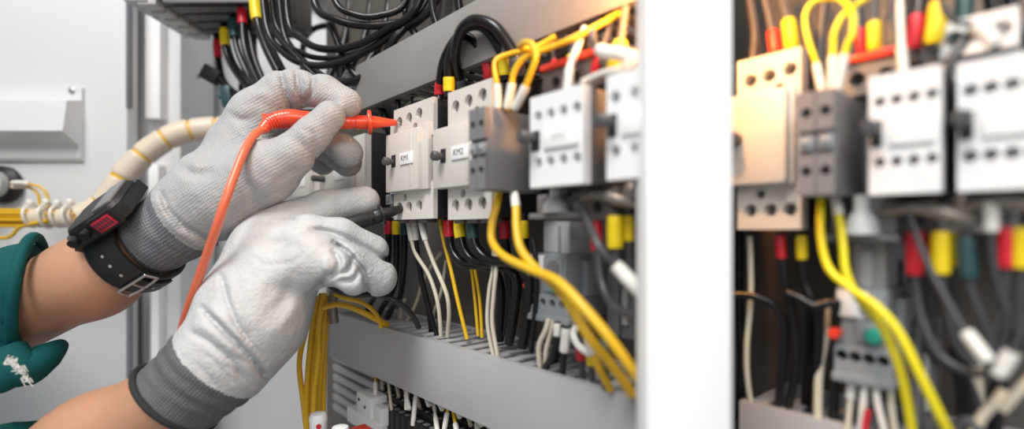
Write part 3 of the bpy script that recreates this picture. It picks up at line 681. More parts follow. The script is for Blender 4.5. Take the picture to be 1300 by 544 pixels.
w_('black cable with large yellow sleeve cut by the top picture edge', 'black', 4.6, [(320, -60, .54), (324, 0, .535), (328, 30, .53), (338, 60, .52), (354, 92, .51)], 'y', sleeves=[('syellow', 46, 76, 1.35)], cat='cable', name='cable')
w_('black cable twin running right beside the large yellow sleeve', 'black', 3.8, [(328, 10, .545), (334, 34, .54), (345, 62, .53), (362, 96, .52)], 'y', cat='cable', name='cable')
w_('thin shiny printed black cable crossing diagonally to the knuckle', 'black', 3.0, [(335, -60, .50), (338, 18, .495), (352, 45, .485), (374, 70, .475), (402, 98, .465), (425, 108, .46)], 'y', cat='cable', name='cable')
w_('second diagonal black cable just right of the thin printed one', 'black', 3.0, [(342, -65, .51), (348, 22, .505), (362, 48, .50), (384, 76, .49), (412, 98, .48)], 'y', cat='cable', name='cable')
w_('black cable with small red tag behind the breaker cables', 'black', 3.4, [(322, 20, .63), (322, 70, .66), (312, 95, .68), (306, 112, .69), (312, 140, .69)], 'y', sleeves=[('sred', 44, 52, 1.3)], cat='cable', name='cable')
# black connector clip hanging left
t = empty('cable_clip', P(268, 96, .62), 'black plastic cable clip hanging left of the breaker cables', 'cable clip')
mb = MB(); mb.box(-.011, .011, -.006, .006, -.008, .010, .002); o = mb.build('clip_body', 'darkbody', t); o.rotation_euler = (0, .5, 0)
mb = MB(); mb.cyl((-.012, -.006, -.004), (-.013, -.008, -.004), .003); mb.build('clip_pin', 'steel', t)
w_('black strap wire running from the clip down to the glove', 'black', 3.6, [(268, 90, .625), (278, 96, .62), (290, 122, .615), (300, 148, .61)], 'y')
t = empty('cable_clip', P(288, 122, .60), 'small dark green-black clip below the other one beside the glove', 'cable clip')
mb = MB(); mb.box(-.006, .006, -.004, .004, -.013, .012, .002); mb.box(-.009, -.005, -.003, .003, -.002, .003, .001); o = mb.build('clip_body', 'sgreen', t); o.rotation_euler = (0, -.15, 0)

# ---------------- cream spiral-wrapped bundle ----------------
hose_px = [(372, 176, .68), (336, 166, .66), (300, 162, .64), (262, 163, .63), (225, 170, .62), (190, 190, .61), (160, 220, .60), (132, 258, .59), (100, 276, .58)]
pts = [P(*p) for p in hose_px]
def sample(pts, n):
    out = []; N_ = len(pts)
    for j in range(n+1):
        s = j/n*(N_-1); i = min(int(s), N_-2); t = s-i
        p0 = pts[max(i-1, 0)]; p1 = pts[i]; p2 = pts[i+1]; p3 = pts[min(i+2, N_-1)]
        out.append(.5*((2*p1)+(p2-p0)*t+(2*p0-5*p1+4*p2-p3)*t*t+(3*p1-p0-3*p2+p3)*t**3))
    return out
hs = sample(pts, 171); o0 = hs[-1]
t = empty('cable_hose', o0, 'cream spiral-wrapped cable bundle curving up behind the watch and glove', 'cable hose')
MB().tube([p-o0 for p in hs[::6]], .0122, seg=20, res=4).build('wire_core', 'yellow', t, label='yellow wires showing through the gaps')
k = 0
while k < 168:
    e = min(k+17, 170); seg_ = [p-o0 for p in hs[k:e+1]]
    # tilt each turn a little by shearing its rings
    MB().tube(seg_, [.0130]+[.0138]*(len(seg_)-2)+[.0130], seg=24, res=1).build('wrap_turn', 'wrap', t)
    k += 19
# ---------------- yellow bundle on the left ----------------
gy = 'yellow wires of the tied bundle at the left edge'
gl = ['top front', 'second', 'third', 'fourth', 'fifth', 'lowest']
offs = [(0, -9), (-3, -5), (2, 0), (-2, 4), (3, 8), (0, 12), (4, -3), (5, 5)]
nm = ['topmost yellow wire of the tied bundle at the left edge', 'yellow wire second from the top of the tied left bundle', 'yellow wire in the middle of the tied left bundle', 'yellow wire just below the middle of the tied left bundle', 'yellow wire second from the bottom of the tied left bundle', 'lowest yellow wire of the straight tied left bundle', 'yellow wire at the back of the tied left bundle, upper one', 'yellow wire at the back of the tied left bundle, lower one']
for i, (dy, oy) in enumerate(offs):
    Yb = .585+dy*.0016
    w_(nm[i], 'yellow', 2.0, [(-220, 274+oy, Yb), (-60, 274+oy, Yb), (0, 275+oy*.95, Yb), (40, 275+oy*.9, Yb), (70, 274+oy*.6, Yb), (95, 274+oy*.6, Yb), (125, 268+oy*.7, Yb)], 'y', group=gy)
w_('yellow wire curving away below the tied bundle at the left edge', 'yellow', 2.1, [(-220, 304, .58), (-60, 303, .58), (0, 302, .58), (14, 299, .58), (24, 289, .58), (40, 284, .575), (60, 280, .575)], 'y')
tl = ['zip tie at the left end of the cream wrapping', 'zip tie beside the round cream head near the knob wires', 'zip tie in the middle of the wrapped yellow bundle', 'zip tie nearest the watch on the yellow bundle']
for i, px in enumerate((42, 62, 76, 92)):
    c = P(px, 274, .583); t = empty('zip_tie', c, tl[i], 'zip tie', 'zip ties on the yellow bundle')
    mb = MB(); rr = .0125+.001*(i % 2)
    mb.tube([(0.0012*math.sin(a*2), rr*math.cos(a), rr*math.sin(a)) for a in [2*PI*k/16 for k in range(17)]], .0016, seg=8, res=2); mb.build('band', 'tie', t)
    mb = MB(); mb.sphere((0, -.004, rr+.002), .0042, (1, .8, 1)); mb.box(-.003, .003, -.007, 0, rr-.002, rr+.003, .001); mb.build('head', 'tie', t)
for i, (xa, xb, lb) in enumerate(((43, 66, 'cream plastic tube section around the yellow bundle, left one'), (76, 98, 'cream plastic tube section around the yellow bundle, nearest the watch'))):
    o0 = P(xa, 275, .585)
    o = MB().tube([P(xa, 275, .585), P((xa+xb)/2, 276, .585), P(xb, 274, .585)], [.0105, .012, .0105], seg=20).build('wrap_sleeve', 'wrap', None, origin=o0)
    tag(o, lb, 'wrap')
# push button on the door with two wires
t = empty('push_button', P(10, 235, WY), 'black round push button body on the door with white-sleeved wires', 'push button')
mb = MB(); mb.lathe((0, 0, 0), (0, -1, 0), [(0, .020), (.004, .024), (.010, .024), (.014, .018), (.015, .016)]); mb.build('collar', 'darkbody', t)
mb = MB(); mb.lathe((0, -.015, 0), (0, -1, 0), [(0, .0165), (.010, .0165), (.012, .013)]); mb.build('barrel', 'palegrey', t)
mb = MB(); mb.box(-.016, .004, -.05, -.025, -.010, .010, .003); mb.lathe((-.006, -.05, 0), (-.006, -1, 0), [(0, .006), (.004, .005)], seg=16); mb.build('switch_block', 'darkbody', t)
w_('yellow wire from the push button, outer arc', 'yellow', 1.6, [(14, 232, .60), (28, 232, .60), (40, 234, .60), (52, 238, .60), (60, 248, .60), (62, 266, .60)], 'y', sleeves=[('ferrule', 2, 22, 1.9)])
w_('yellow wire from the push button, inner arc', 'yellow', 1.6, [(14, 237, .605), (28, 236, .605), (40, 239, .605), (48, 246, .605), (51, 264, .605)], 'y', sleeves=[('ferrule', 2, 18, 1.7)])

# ---------------- yellow vertical bundle left of the lower duct ----------------
vn = ['yellow wire at the far left of the hanging bundle, bowed out', 'yellow wire second from the left of the hanging bundle', 'thick yellow strand in the centre of the hanging bundle', 'yellow wire crossing the centre of the hanging bundle', 'yellow wire at the right of the hanging bundle beside the duct end', 'yellow wire rear right of the hanging bundle', 'yellow wire rear left of the hanging bundle']
vp = [[(398, 380, .42), (388, 420, .42), (380, 460, .42), (385, 510, .42), (391, 560, .42)],
      [(404, 375, .42), (396, 420, .42), (391, 470, .42), (389, 520, .42), (393, 560, .42)],
      [(408, 372, .425), (402, 420, .425), (397, 470, .425), (396, 520, .425), (400, 560, .425)],
      [(412, 372, .415), (405, 410, .415), (404, 450, .415), (399, 500, .415), (396, 560, .415)],
      [(415, 375, .43), (411, 420, .43), (407, 470, .43), (404, 520, .43), (408, 560, .43)],
      [(418, 378, .44), (414, 420, .44), (411, 480, .44), (410, 560, .44)],
      [(408, 378, .44), (398, 430, .44), (400, 480, .44), (393, 560, .44)]]
for a, p in zip(vn, vp): w_(a, 'yellow', 2.2, p, 'y', group='yellow wires hanging left of the lower duct')
w_('yellow wire looping out of the duct end towards the glove, upper', 'yellow', 1.8, [(425, 372, .40), (438, 378, .40), (455, 382, .405), (470, 390, .41), (480, 402, .42), (484, 415, .425)], 'y')
w_('yellow wire looping out of the duct end, lower broad one', 'yellow', 2.4, [(410, 390, .41), (430, 386, .412), (452, 392, .415), (476, 404, .42), (492, 412, .43)], 'y')
w_('beige bare cable stub standing at the left end of the lower duct', 'brass', 4.0, [(424, 370, .43), (422, 385, .43), (424, 410, .43)], 'y')

# ---------------- terminal strip below the lower duct ----------------
zt = -.163
t = dev('end_clamp', uof(440, .205), .205, bz(440, 534, .205), 'pale grey end clamp with two small holes at the left end of the terminal strip', 'end clamp')
mb = MB(); mb.box(0, .060, 0, .016, 0, .014, .0015); mb.box(.018, .046, .001, .018, .012, .032, .0015); mb.box(.044, .062, .004, .02, .010, .026, .0015); mb.build('clamp_body', 'white', t)
mb = MB(); mb.cyl((.024, .0005, .026), (.024, .002, .026), .0015); mb.cyl((.036, .0005, .022), (.036, .002, .022), .0015); mb.build('screw_hole', 'hole', t)
gt = 'black terminal blocks below the lower duct'
tb0 = None; u0 = uof(478, .222); ntb = 16
ords = ['first', 'second', 'third', 'fourth', 'fifth', 'sixth', 'seventh', 'eighth', 'ninth', 'tenth', 'eleventh', 'twelfth', 'thirteenth', 'fourteenth', 'fifteenth', 'sixteenth']
for k in range(ntb):
    lab = 'black terminal block on the strip, %s from the pale grey end clamp' % ords[k]
    if tb0 is None:
        t = dev('terminal_block', u0, .215, zt, lab, 'terminal block', gt)
        mb = MB(); mb.box(.0003, .0092, 0, .032, -.03, .012, .0008); mb.box(.0003, .0092, .008, .026, .012, .018, .0008); mb.box(.0003, .0092, .014, .020, .018, .022, .0008); mb.build('block_body', 'darkbody', t)
        mb = MB(); mb.box(.002, .0075, .0015, .006, .0118, .0124, .0002); mb.build('clamp_opening', 'greyblock', t)
        mb = MB(); mb.cyl((.0047, .011, .0178), (.0047, .011, .0186), .0022, seg=12); mb.build('terminal_screw', 'screw', t)
        tb0 = t
    else:
        t = copy_tree(tb0); t.location = W(u0+k*.0095, .215, zt); t['label'] = lab
# ferruled wires feeding the strip
fw = [(476, 450, 477, 515, 'yellow', 20), (492, 470, 497, 520, 'cream', 0), (511, 478, 520, 520, 'cream', 14), (517, 470, 516, 520, 'ferrule', 16), (530, 478, 524, 540, 'yellow', 24), (535, 480, 545, 515, 'cream', 14), (549, 486, 562, 520, 'cream', 16), (562, 492, 565, 515, 'cream', 12), (576, 500, 584, 530, 'cream', 16), (552, 520, 556, 550, 'ferrule', 14), (571, 500, 564, 545, 'yellow', 12), (573, 505, 580, 548, 'yellow', 6), (600, 512, 612, 540, 'cream', 16), (604, 530, 610, 560, 'ferrule', 14), (622, 524, 630, 548, 'cream', 14), (632, 528, 640, 555, 'yellow', 5)]
fl = ['yellow wire with long white ferrule at the left start of the terminal strip', 'plain cream wire next to the first yellow one over the terminal strip', 'cream wire with ferrule slanting right over the terminal strip', 'upright white ferruled wire behind the slanting cream one', 'yellow wire ending in a long white ferrule near the strip centre', 'cream ferruled wire right of the long yellow-and-white one', 'cream ferruled wire leaning right towards the yellow fork', 'short cream ferruled wire just before the yellow fork', 'cream ferruled wire behind the yellow fork', 'short printed white ferrule low on the terminal strip', 'left leg of the yellow fork with a white ferrule below the duct', 'right leg of the yellow fork below the duct', 'cream ferruled wire right of the yellow fork', 'printed white ferrule right of the yellow fork, low', 'cream ferruled wire second from the right below the duct', 'rightmost yellow wire emerging below the duct']
for (xa, ya, xb, yb, m, fe), lb in zip(fw, fl):
    w_(lb, m, 1.3, [(xa-2, ya-30, .228), (xa, ya, .222), ((xa+xb)/2, (ya+yb)/2+2, .217), (xb, yb, .2145)], sleeves=[('ferrule', -max(fe, 1)-.5, -.5, 1.5)] if fe else (), group=None)
bg = ['pale wire leaning in the shade under the duct, leftmost', 'pale wire leaning in the shade under the duct, second from left', 'pale wire leaning in the shade under the duct near the long yellow one', 'pale wire leaning in the shade under the duct before the fork', 'pale wire leaning in the shade under the duct behind the fork', 'pale wire leaning in the shade under the duct, rightmost']
for i, (xa, ya, xb, yb) in enumerate(((484, 462, 486, 500), (500, 468, 508, 512), (523, 476, 534, 520), (541, 484, 552, 520), (586, 500, 598, 540), (612, 515, 622, 545))):
    w_(bg[i], 'cream', 1.6, [(xa-3, ya-30, .236), (xa, ya, .232), (xb, yb, .226)])
# ribbed grey stack behind the clamp
gr = 'grey ribbed duct slats behind the end clamp'
for k in range(6):
    c = B(422, 452+k*12.5, .238)
    o = MB().box(0, .105, 0, .016, -.0042, .0030, .0012).build('duct_slat', 'duct'); o.location = c; o.rotation_euler = (0, 0, ROT)
    tag(o, ['topmost', 'second', 'third', 'fourth', 'fifth', 'lowest'][k]+' grey slat of the ribbed stack below the left end of the lower duct', 'slat', gr)
for (px, py, Y, lb) in ((404, 530, .37, 'white capped fuse post with a red mark beside the yellow hanging wires'), (432, 548, .36, 'second white capped post with red mark at the bottom edge')):
    t = empty('fuse_holder', P(px, py+42, Y), lb, 'fuse holder')
    mb = MB(); mb.lathe((0, 0, 0), (0, 0, 1), [(0, .006), (.020, .006), (.024, .0065), (.027, .0055), (.028, .003)], seg=20); mb.build('holder_body', 'sticker', t)
    mb = MB(); mb.cyl((0.0025, -.0058, .020), (.003, -.0068, .020), .0018, seg=12); mb.build('red_mark', 'sred', t)
o = MB().box(-.016, .016, -.006, .006, -.002, .002, .001).build('marker_tray', 'sorange'); o.location = P(466, 550, .385); o.rotation_euler = (0, 0, ROT)
tag(o, 'flat orange-and-grey marker tray at the bottom edge under the end clamp', 'marker tray')

# ---------------- wires: right-hand panel ----------------
w_('orange-red sleeve on a cable above the cream contactor right of the post', 'brownbody', 1.8, [(985, 72, .262), (982, 48, .262), (976, 20, .265), (968, -15, .27)], sleeves=[('sorange', 1, 13, 1.7)])
w_('bright yellow sleeve on a cable above the cream contactor right of the post', 'brownbody', 1.8, [(1006, 64, .26), (1002, 34, .26), (996, 10, .265), (990, -15, .27)], sleeves=[('syellow', 1, 15, 1.9)])
w_('lemon wire dropping into a white ferrule left of the looped one on the grey block', 'lemon', 1.1, [(1044, 118, .24), (1036, 80, .24), (1026, 50, .24), (1022, 20, .243), (1034, 2, .246), (1060, -2, .25)], sleeves=[('ferrule', 1, 13, 1.6)])
w_('lemon wire forming a loop at the top of the right-hand panel, left strand', 'lemon', 1.2, [(1056, 118, .238), (1058, 60, .238), (1060, 40, .238), (1070, 20, .24), (1085, 8, .245), (1110, -10, .25)], sleeves=[('ferrule', 1, 15, 1.6)])
w_('lemon wire forming a loop at the top of the right-hand panel, right strand', 'lemon', 1.2, [(1062, 118, .236), (1075, 60, .236), (1082, 45, .236), (1083, 20, .238), (1072, 2, .242), (1050, -8, .246), (1035, -8, .25)], sleeves=[('ferrule', 1, 15, 1.6)])
w_('cable with dull red sleeve behind the orange-red strip of the right panel', 'greycable', 1.6, [(1096, 75, .272), (1092, 45, .272), (1088, 0, .275)], sleeves=[('sred', 2, 14, 1.5)])
w_('cable with yellow sleeve standing above the orange-red strip of the right panel', 'greycable', 1.4, [(1110, 70, .262), (1110, 40, .262), (1110, 0, .265)], sleeves=[('syellow', 2, 14, 2.0)])
w_('dark cable with grey-green sleeve right of the orange-red strip', 'greycable', 1.5, [(1135, 72, .262), (1134, 40, .262), (1132, -10, .265)], sleeves=[('sgrey', 2, 18, 1.8)])
w_('white ferruled wire standing on the middle white block of the right panel', 'ferrule', 1.4, [(1148, 100, .242), (1146, 80, .242), (1144, 55, .245), (1142, -10, .26)], sleeves=[('ferrule', 0, 13, 1.25)])
w_('cable with vivid red sleeve above the middle block of the right panel', 'greycable', 1.4, [(1156, 72, .255), (1161, 40, .255), (1166, 8, .257), (1170, -20, .26)], sleeves=[('sred', 3, 16, 2.0)])
w_('cable with vivid yellow sleeve above the middle block of the right panel', 'greycable', 1.4, [(1182, 66, .253), (1188, 35, .253), (1192, 0, .255), (1196, -25, .26)], sleeves=[('syellow', 3, 19, 2.2)])
w_('cable with dark green sleeve near the top right', 'greycable', 1.5, [(1218, 62, .26), (1222, 30, .26), (1226, -10, .262)], sleeves=[('sgreen', 3, 22, 2.0)])
w_('grey wire curving right into a fat white sleeve at the top right', 'greycable', 1.1, [(1194, -10, .24), (1200, 14, .24), (1214, 28, .24), (1230, 30, .24), (1250, 40, .24), (1266, 60, .24)], sleeves=[('ferrule', -11, -1, 2.4)])
w_('grey cable bending down over the dark side of the middle right block', 'greycable', 2.0, [(1240, 35, .246), (1222, 55, .244), (1206, 80, .242), (1196, 110, .242), (1192, 140, .246)])
w_('black cable at the top right corner, left one', 'black', 2.4, [(1256, -20, .27), (1262, 30, .27), (1270, 80, .275)])
w_('black cable at the top right corner, right one', 'black', 2.4, [(1280, -20, .27), (1288, 30, .27), (1296, 80, .275)])
w_('brown cable rising behind the lemon loop of the right panel', 'brownbody', 2.4, [(1040, 90, .285), (1042, 40, .285), (1048, -10, .285)])
w_('black cable behind the ferrules above the grey block of the right panel', 'black', 2.2, [(1150, 60, .28), (1152, 20, .28), (1156, -20, .28)])
w_('second brown cable at the top left corner of the right panel', 'brownbody', 2.6, [(955, 85, .29), (958, 40, .29), (950, -10, .29)])
w_('black cable in the gap between vivid red and yellow sleeves', 'black', 2.4, [(1174, 60, .285), (1176, 20, .285), (1180, -20, .285)])
# lower right panel
w_('cream wire hanging left in the lower right panel beside the post', 'cream', 1.4, [(952, 300, .262), (953, 330, .262), (953, 380, .262), (948, 440, .262), (950, 490, .265), (960, 538, .27)])
w_('black cable hooked horizontally out of the post in the right panel', 'black', 2.0, [(900, 374, .25), (940, 374, .255), (965, 378, .257), (985, 390, .26), (996, 420, .262), (992, 480, .265), (985, 535, .27)])
w_('black cable hanging behind the cream wire near the post', 'black', 2.4, [(938, 290, .28), (938, 380, .28), (940, 460, .28), (938, 530, .28)])
w_('cable with dark red sleeve under the cream contactor right of the post', 'black', 2.0, [(990, 296, .258), (992, 325, .258), (998, 360, .258), (1006, 400, .26), (1010, 460, .262), (998, 530, .27)], sleeves=[('sred', 1, 12, 1.25)])
w_('cable with yellow sleeve under the cream contactor right of the post', 'black', 2.0, [(1017, 296, .257), (1018, 325, .257), (1022, 360, .257), (1032, 384, .257), (1040, 420, .26), (1034, 540, .27)], sleeves=[('syellow', 1, 12, 1.25)])
w_('black cable running right into the dark knot of the right panel', 'black', 2.2, [(1000, 372, .254), (1015, 378, .254), (1035, 388, .254), (1056, 384, .256), (1062, 400, .258), (1058, 540, .27)])
w_('twisted cream wire hanging left of the blurred relay', 'cream', 1.9, [(1052, 380, .264), (1054, 400, .264), (1048, 430, .264), (1040, 470, .264), (1038, 550, .266)])
w_('black cable straight behind the twisted cream wire', 'black', 2.6, [(1028, 380, .285), (1026, 450, .285), (1022, 550, .285)])
w_('lemon wire of the right panel sweeping farthest right over the relay', 'lemon', 1.6, [(1042, 240, .248), (1042, 262, .245), (1042, 300, .242), (1052, 340, .24), (1080, 366, .237), (1112, 388, .234), (1140, 420, .232), (1168, 475, .232), (1195, 530, .235), (1210, 560, .24)], sleeves=[('cream', 0, 9, .9)])
w_('lemon wire of the right panel dropping steeply over the relay', 'lemon', 1.6, [(1058, 240, .248), (1064, 270, .245), (1070, 310, .242), (1074, 345, .24), (1090, 378, .24), (1118, 412, .24), (1140, 460, .24), (1152, 510, .242), (1160, 560, .245)], sleeves=[('ferrule', 1, 12, 1.3)])
w_('cream ferruled wire under the blurred relay, leftmost', 'cream', 1.3, [(1082, 480, .262), (1080, 500, .262), (1075, 560, .262)], sleeves=[('ferrule', 1, 9, 1.5)])
w_('white ferruled wire under the blurred relay, second from left', 'ferrule', 1.5, [(1098, 482, .260), (1096, 510, .26), (1092, 560, .26)])
w_('cream ferruled wire under the blurred relay, second from right', 'ferrule', 1.4, [(1112, 484, .26), (1114, 510, .259), (1126, 560, .258)])
w_('cream wire under the blurred relay, rightmost', 'cream', 1.4, [(1130, 490, .262), (1132, 520, .262), (1138, 560, .262)])
w_('small red sleeved wire between the ferrules under the blurred relay', 'sred', 1.2, [(1102, 520, .257), (1098, 545, .257), (1096, 570, .257)])
w_('grey cable with vivid red sleeve in a deep curve right of the blurred relay', 'greycable', 1.5, [(1161, 290, .252), (1161, 330, .252), (1163, 365, .252), (1172, 410, .25), (1192, 448, .248), (1220, 468, .246), (1250, 474, .245), (1275, 462, .246)], sleeves=[('sred', 1, 18, 2.0)])
w_('grey cable with bright yellow sleeve in the middle of the right panel bottom', 'greycable', 1.4, [(1194, 290, .25), (1194, 325, .25), (1196, 360, .25), (1204, 400, .25), (1216, 440, .25), (1240, 464, .25)], sleeves=[('syellow', 1, 17, 2.2)])
w_('dark red sleeved cable just behind the vivid red one', 'greycable', 1.4, [(1172, 290, .27), (1173, 320, .27), (1180, 370, .27), (1190, 430, .27)], sleeves=[('sred', 1, 15, 1.6)])
w_('cable with dull yellow sleeve just behind the bright yellow one', 'greycable', 1.4, [(1207, 290, .268), (1208, 320, .268), (1212, 370, .268), (1225, 430, .268)], sleeves=[('syellow', 1, 15, 1.6)])
w_('grey cable with dark green sleeve in the lower right panel', 'greycable', 1.4, [(1226, 290, .25), (1228, 330, .25), (1234, 370, .25), (1250, 410, .25), (1262, 440, .25), (1275, 470, .25)], sleeves=[('sgreen', 3, 18, 2.1)])
w_('thin grey wire falling from the brown lugs into a long white sleeve', 'greycable', 1.2, [(1152, 262, .246), (1166, 305, .244), (1185, 350, .241), (1205, 385, .239), (1222, 415, .237), (1258, 462, .234)], sleeves=[('ferrule', -12, -1, 1.9)])
w_('long white sleeve rising to the right edge at the bottom right', 'greycable', 1.2, [(1262, 482, .236), (1280, 455, .236), (1300, 415, .236), (1320, 360, .238)], sleeves=[('ferrule', 2, 11, 2.0)])
w_('cream ferruled wire under the edge block of the right panel', 'greycable', 1.2, [(1258, 250, .246), (1259, 290, .246), (1261, 330, .247), (1270, 370, .248), (1280, 400, .248), (1272, 440, .25)], sleeves=[('ferrule', 0, 12, 1.9)])
w_('cable with vivid red sleeve near the right picture edge', 'greycable', 1.4, [(1278, 285, .25), (1278, 325, .25), (1276, 370, .25), (1268, 410, .25), (1250, 440, .25)], sleeves=[('sred', 1, 15, 2.0)])
w_('cable with yellow sleeve cut by the right picture edge', 'greycable', 1.4, [(1298, 285, .25), (1298, 325, .25), (1296, 370, .25), (1290, 420, .25)], sleeves=[('syellow', 1, 15, 2.2)])
w_('black cable crossing the bottom right corner', 'black', 2.6, [(1262, 560, .26), (1264, 510, .258), (1270, 480, .257), (1290, 430, .257), (1310, 390, .257)])
w_('cream bent wire at the bottom right, left piece', 'cream', 1.7, [(1232, 560, .25), (1246, 530, .25), (1262, 512, .25), (1275, 495, .252)])
w_('cream bent wire at the bottom right, right piece', 'cream', 1.7, [(1272, 520, .25), (1290, 500, .25), (1315, 475, .25)])
w_('black cable dropping from the knot at the bottom right', 'black', 2.8, [(1215, 440, .275), (1222, 490, .275), (1226, 560, .275)])
w_('tan cable standing behind at the bottom right', 'cream', 2.4, [(1238, 460, .285), (1240, 510, .285), (1238, 570, .285)])
w_('grey cable sagging behind the vivid red loop of the right panel', 'greycable', 1.9, [(1140, 330, .285), (1150, 400, .285), (1185, 450, .283), (1225, 480, .28), (1250, 540, .28)])
w_('coiled grey cable end at the bottom edge of the right panel', 'greycable', 2.0, [(1215, 560, .25), (1218, 540, .25), (1228, 534, .25), (1240, 540, .25), (1244, 560, .25)])
# ---------------- sculpted surfaces: smooth union of tapered limbs, meshed by surface nets ----------------
def surf_nets(f, lo, hi, h):
    """mesh of the zero surface of f on a grid of spacing h; returns verts, quads"""
    ax = [np.arange(lo[i], hi[i]+h, h, dtype=np.float32) for i in range(3)]
    X, Y, Z = np.meshgrid(*ax, indexing='ij', sparse=True)
    D = f(X, Y, Z).astype(np.float32)
    S = D < 0
    nx, ny, nz = D.shape
    cnt = np.zeros((nx-1, ny-1, nz-1), np.int8)
    for a in (0, 1):
        for b in (0, 1):
            for c in (0, 1): cnt += S[a:nx-1+a, b:ny-1+b, c:nz-1+c]
    act = (cnt > 0) & (cnt < 8)
    idx = -np.ones(act.shape, np.int64); ii = np.argwhere(act); idx[act] = np.arange(len(ii))
    acc = np.zeros((len(ii), 3)); num = np.zeros(len(ii))
    cs = [(a, b, c) for a in (0, 1) for b in (0, 1) for c in (0, 1)]
    for p in cs:
        for ax_ in range(3):
            if p[ax_] == 1: continue
            q = list(p); q[ax_] = 1
            dp = D[ii[:, 0]+p[0], ii[:, 1]+p[1], ii[:, 2]+p[2]]; dq = D[ii[:, 0]+q[0], ii[:, 1]+q[1], ii[:, 2]+q[2]]
            m = (dp < 0) != (dq < 0)
            t = np.where(m, dp/np.where(m, dp-dq, 1), 0)
            pos = np.array(p, float)[None, :].repeat(len(ii), 0); pos[:, ax_] = t
            acc[m] += pos[m]; num[m] += 1
    v = (ii+acc/num[:, None])*h+np.array([a[0] for a in ax])
    quads = []
    for ax_ in range(3):
        sl0 = [slice(None)]*3; sl1 = [slice(None)]*3; sl0[ax_] = slice(0, -1); sl1[ax_] = slice(1, None)
        d = S[tuple(sl0)] != S[tuple(sl1)]
        e = np.argwhere(d)
        b, c = [(1, 2), (2, 0), (0, 1)][ax_]
        ok = (e[:, b] > 0) & (e[:, c] > 0) & (e[:, b] < D.shape[b]-1) & (e[:, c] < D.shape[c]-1); e = e[ok]
        ob = np.zeros(3, int); ob[b] = 1; oc = np.zeros(3, int); oc[c] = 1
        g = lambda q: idx[q[:, 0], q[:, 1], q[:, 2]]
        Q = np.stack([g(e-ob-oc), g(e-oc), g(e), g(e-ob)], 1)
        ins = S[e[:, 0], e[:, 1], e[:, 2]]
        Q[~ins] = Q[~ins][:, ::-1]
        quads.append(Q)
    return v, np.concatenate(quads)
def cone_d(X, Y, Z, a, b, ra, rb):
    a = np.array(a, float); b = np.array(b, float); ab = b-a; L2 = max(float(ab @ ab), 1e-12)
    px, py, pz = X-a[0], Y-a[1], Z-a[2]
    t = np.clip((px*ab[0]+py*ab[1]+pz*ab[2])/L2, 0, 1)
    return np.sqrt((px-t*ab[0])**2+(py-t*ab[1])**2+(pz-t*ab[2])**2)-(ra+(rb-ra)*t)
def smin(a, b, k):
    h = np.clip(.5+.5*(b-a)/k, 0, 1)
    return b+(a-b)*h-k*h*(1-h)
def smax(a, b, k): return -smin(-a, -b, k)
def pr(px, py, Y, r): return (P(px, py, Y), r/F*Y)
def limb_fn(groups, carve=(), ridge=(), extra=None):
    """groups: list of (k_between, [(joint, joint, k_inside), ...]) joints = (px, py, Y, radius px)"""
    def f(X, Y, Z):
        D = None
        for kb, segs in groups:
            G = None
            for a, b, k in segs:
                (pa, ra), (pb, rb) = pr(*a), pr(*b)
                d = cone_d(X, Y, Z, pa, pb, ra, rb)
                G = d if G is None else smin(G, d, k)
            D = G if D is None else smin(D, G, kb)
        for a, b, k in ridge:
            (pa, ra), (pb, rb) = pr(*a), pr(*b); D = smin(D, cone_d(X, Y, Z, pa, pb, ra, rb), k)
        for a, b, k in carve:
            (pa, ra), (pb, rb) = pr(*a), pr(*b); D = smax(D, -cone_d(X, Y, Z, pa, pb, ra, rb), k)
        if extra: D = extra(X, Y, Z, D)
        return D
    return f
def creases(X, Y, Z, D, lines):
    """press folds (positive depth) or raise ridges (negative) along polylines on the side of the hand that faces out of the cabinet"""
    px = X/Y*F+650; py = HY-Z/Y*F
    for pts, w_, dep, ymax in lines:
        best = None
        L_ = 0
        for (ax_, ay_), (bx_, by_) in zip(pts[:-1], pts[1:]):
            dx, dy = bx_-ax_, by_-ay_; t = np.clip(((px-ax_)*dx+(py-ay_)*dy)/(dx*dx+dy*dy), 0, 1)
            d = np.sqrt((px-ax_-t*dx)**2+(py-ay_-t*dy)**2)
            best = d if best is None else np.minimum(best, d)
        (ex0, ey0), (ex1, ey1) = pts[0], pts[-1]
        fade = np.clip(np.minimum(np.sqrt((px-ex0)**2+(py-ey0)**2), np.sqrt((px-ex1)**2+(py-ey1)**2))/(w_*2.5)+.35, 0, 1)
        D = D+dep*np.exp(-(best/w_)**2)*fade*(Y < ymax)
    return D
def mesh_np(name, v, q, origin):
    me = bpy.data.meshes.new(name); v = v-np.array(origin)
    used = np.unique(q); rem = -np.ones(len(v), np.int64); rem[used] = np.arange(len(used)); q = rem[q]; v = v[used]
    me.vertices.add(len(v)); me.vertices.foreach_set('co', v.astype(np.float32).ravel())
    me.loops.add(q.size); me.loops.foreach_set('vertex_index', q.astype(np.int32).ravel())
    me.polygons.add(len(q)); me.polygons.foreach_set('loop_start', np.arange(0, q.size, 4, dtype=np.int32))
    me.polygons.foreach_set('loop_total', np.full(len(q), 4, np.int32)); me.update(calc_edges=True); me.validate()
    me.polygons.foreach_set('use_smooth', [True]*len(me.polygons))
    return me

H = .0013
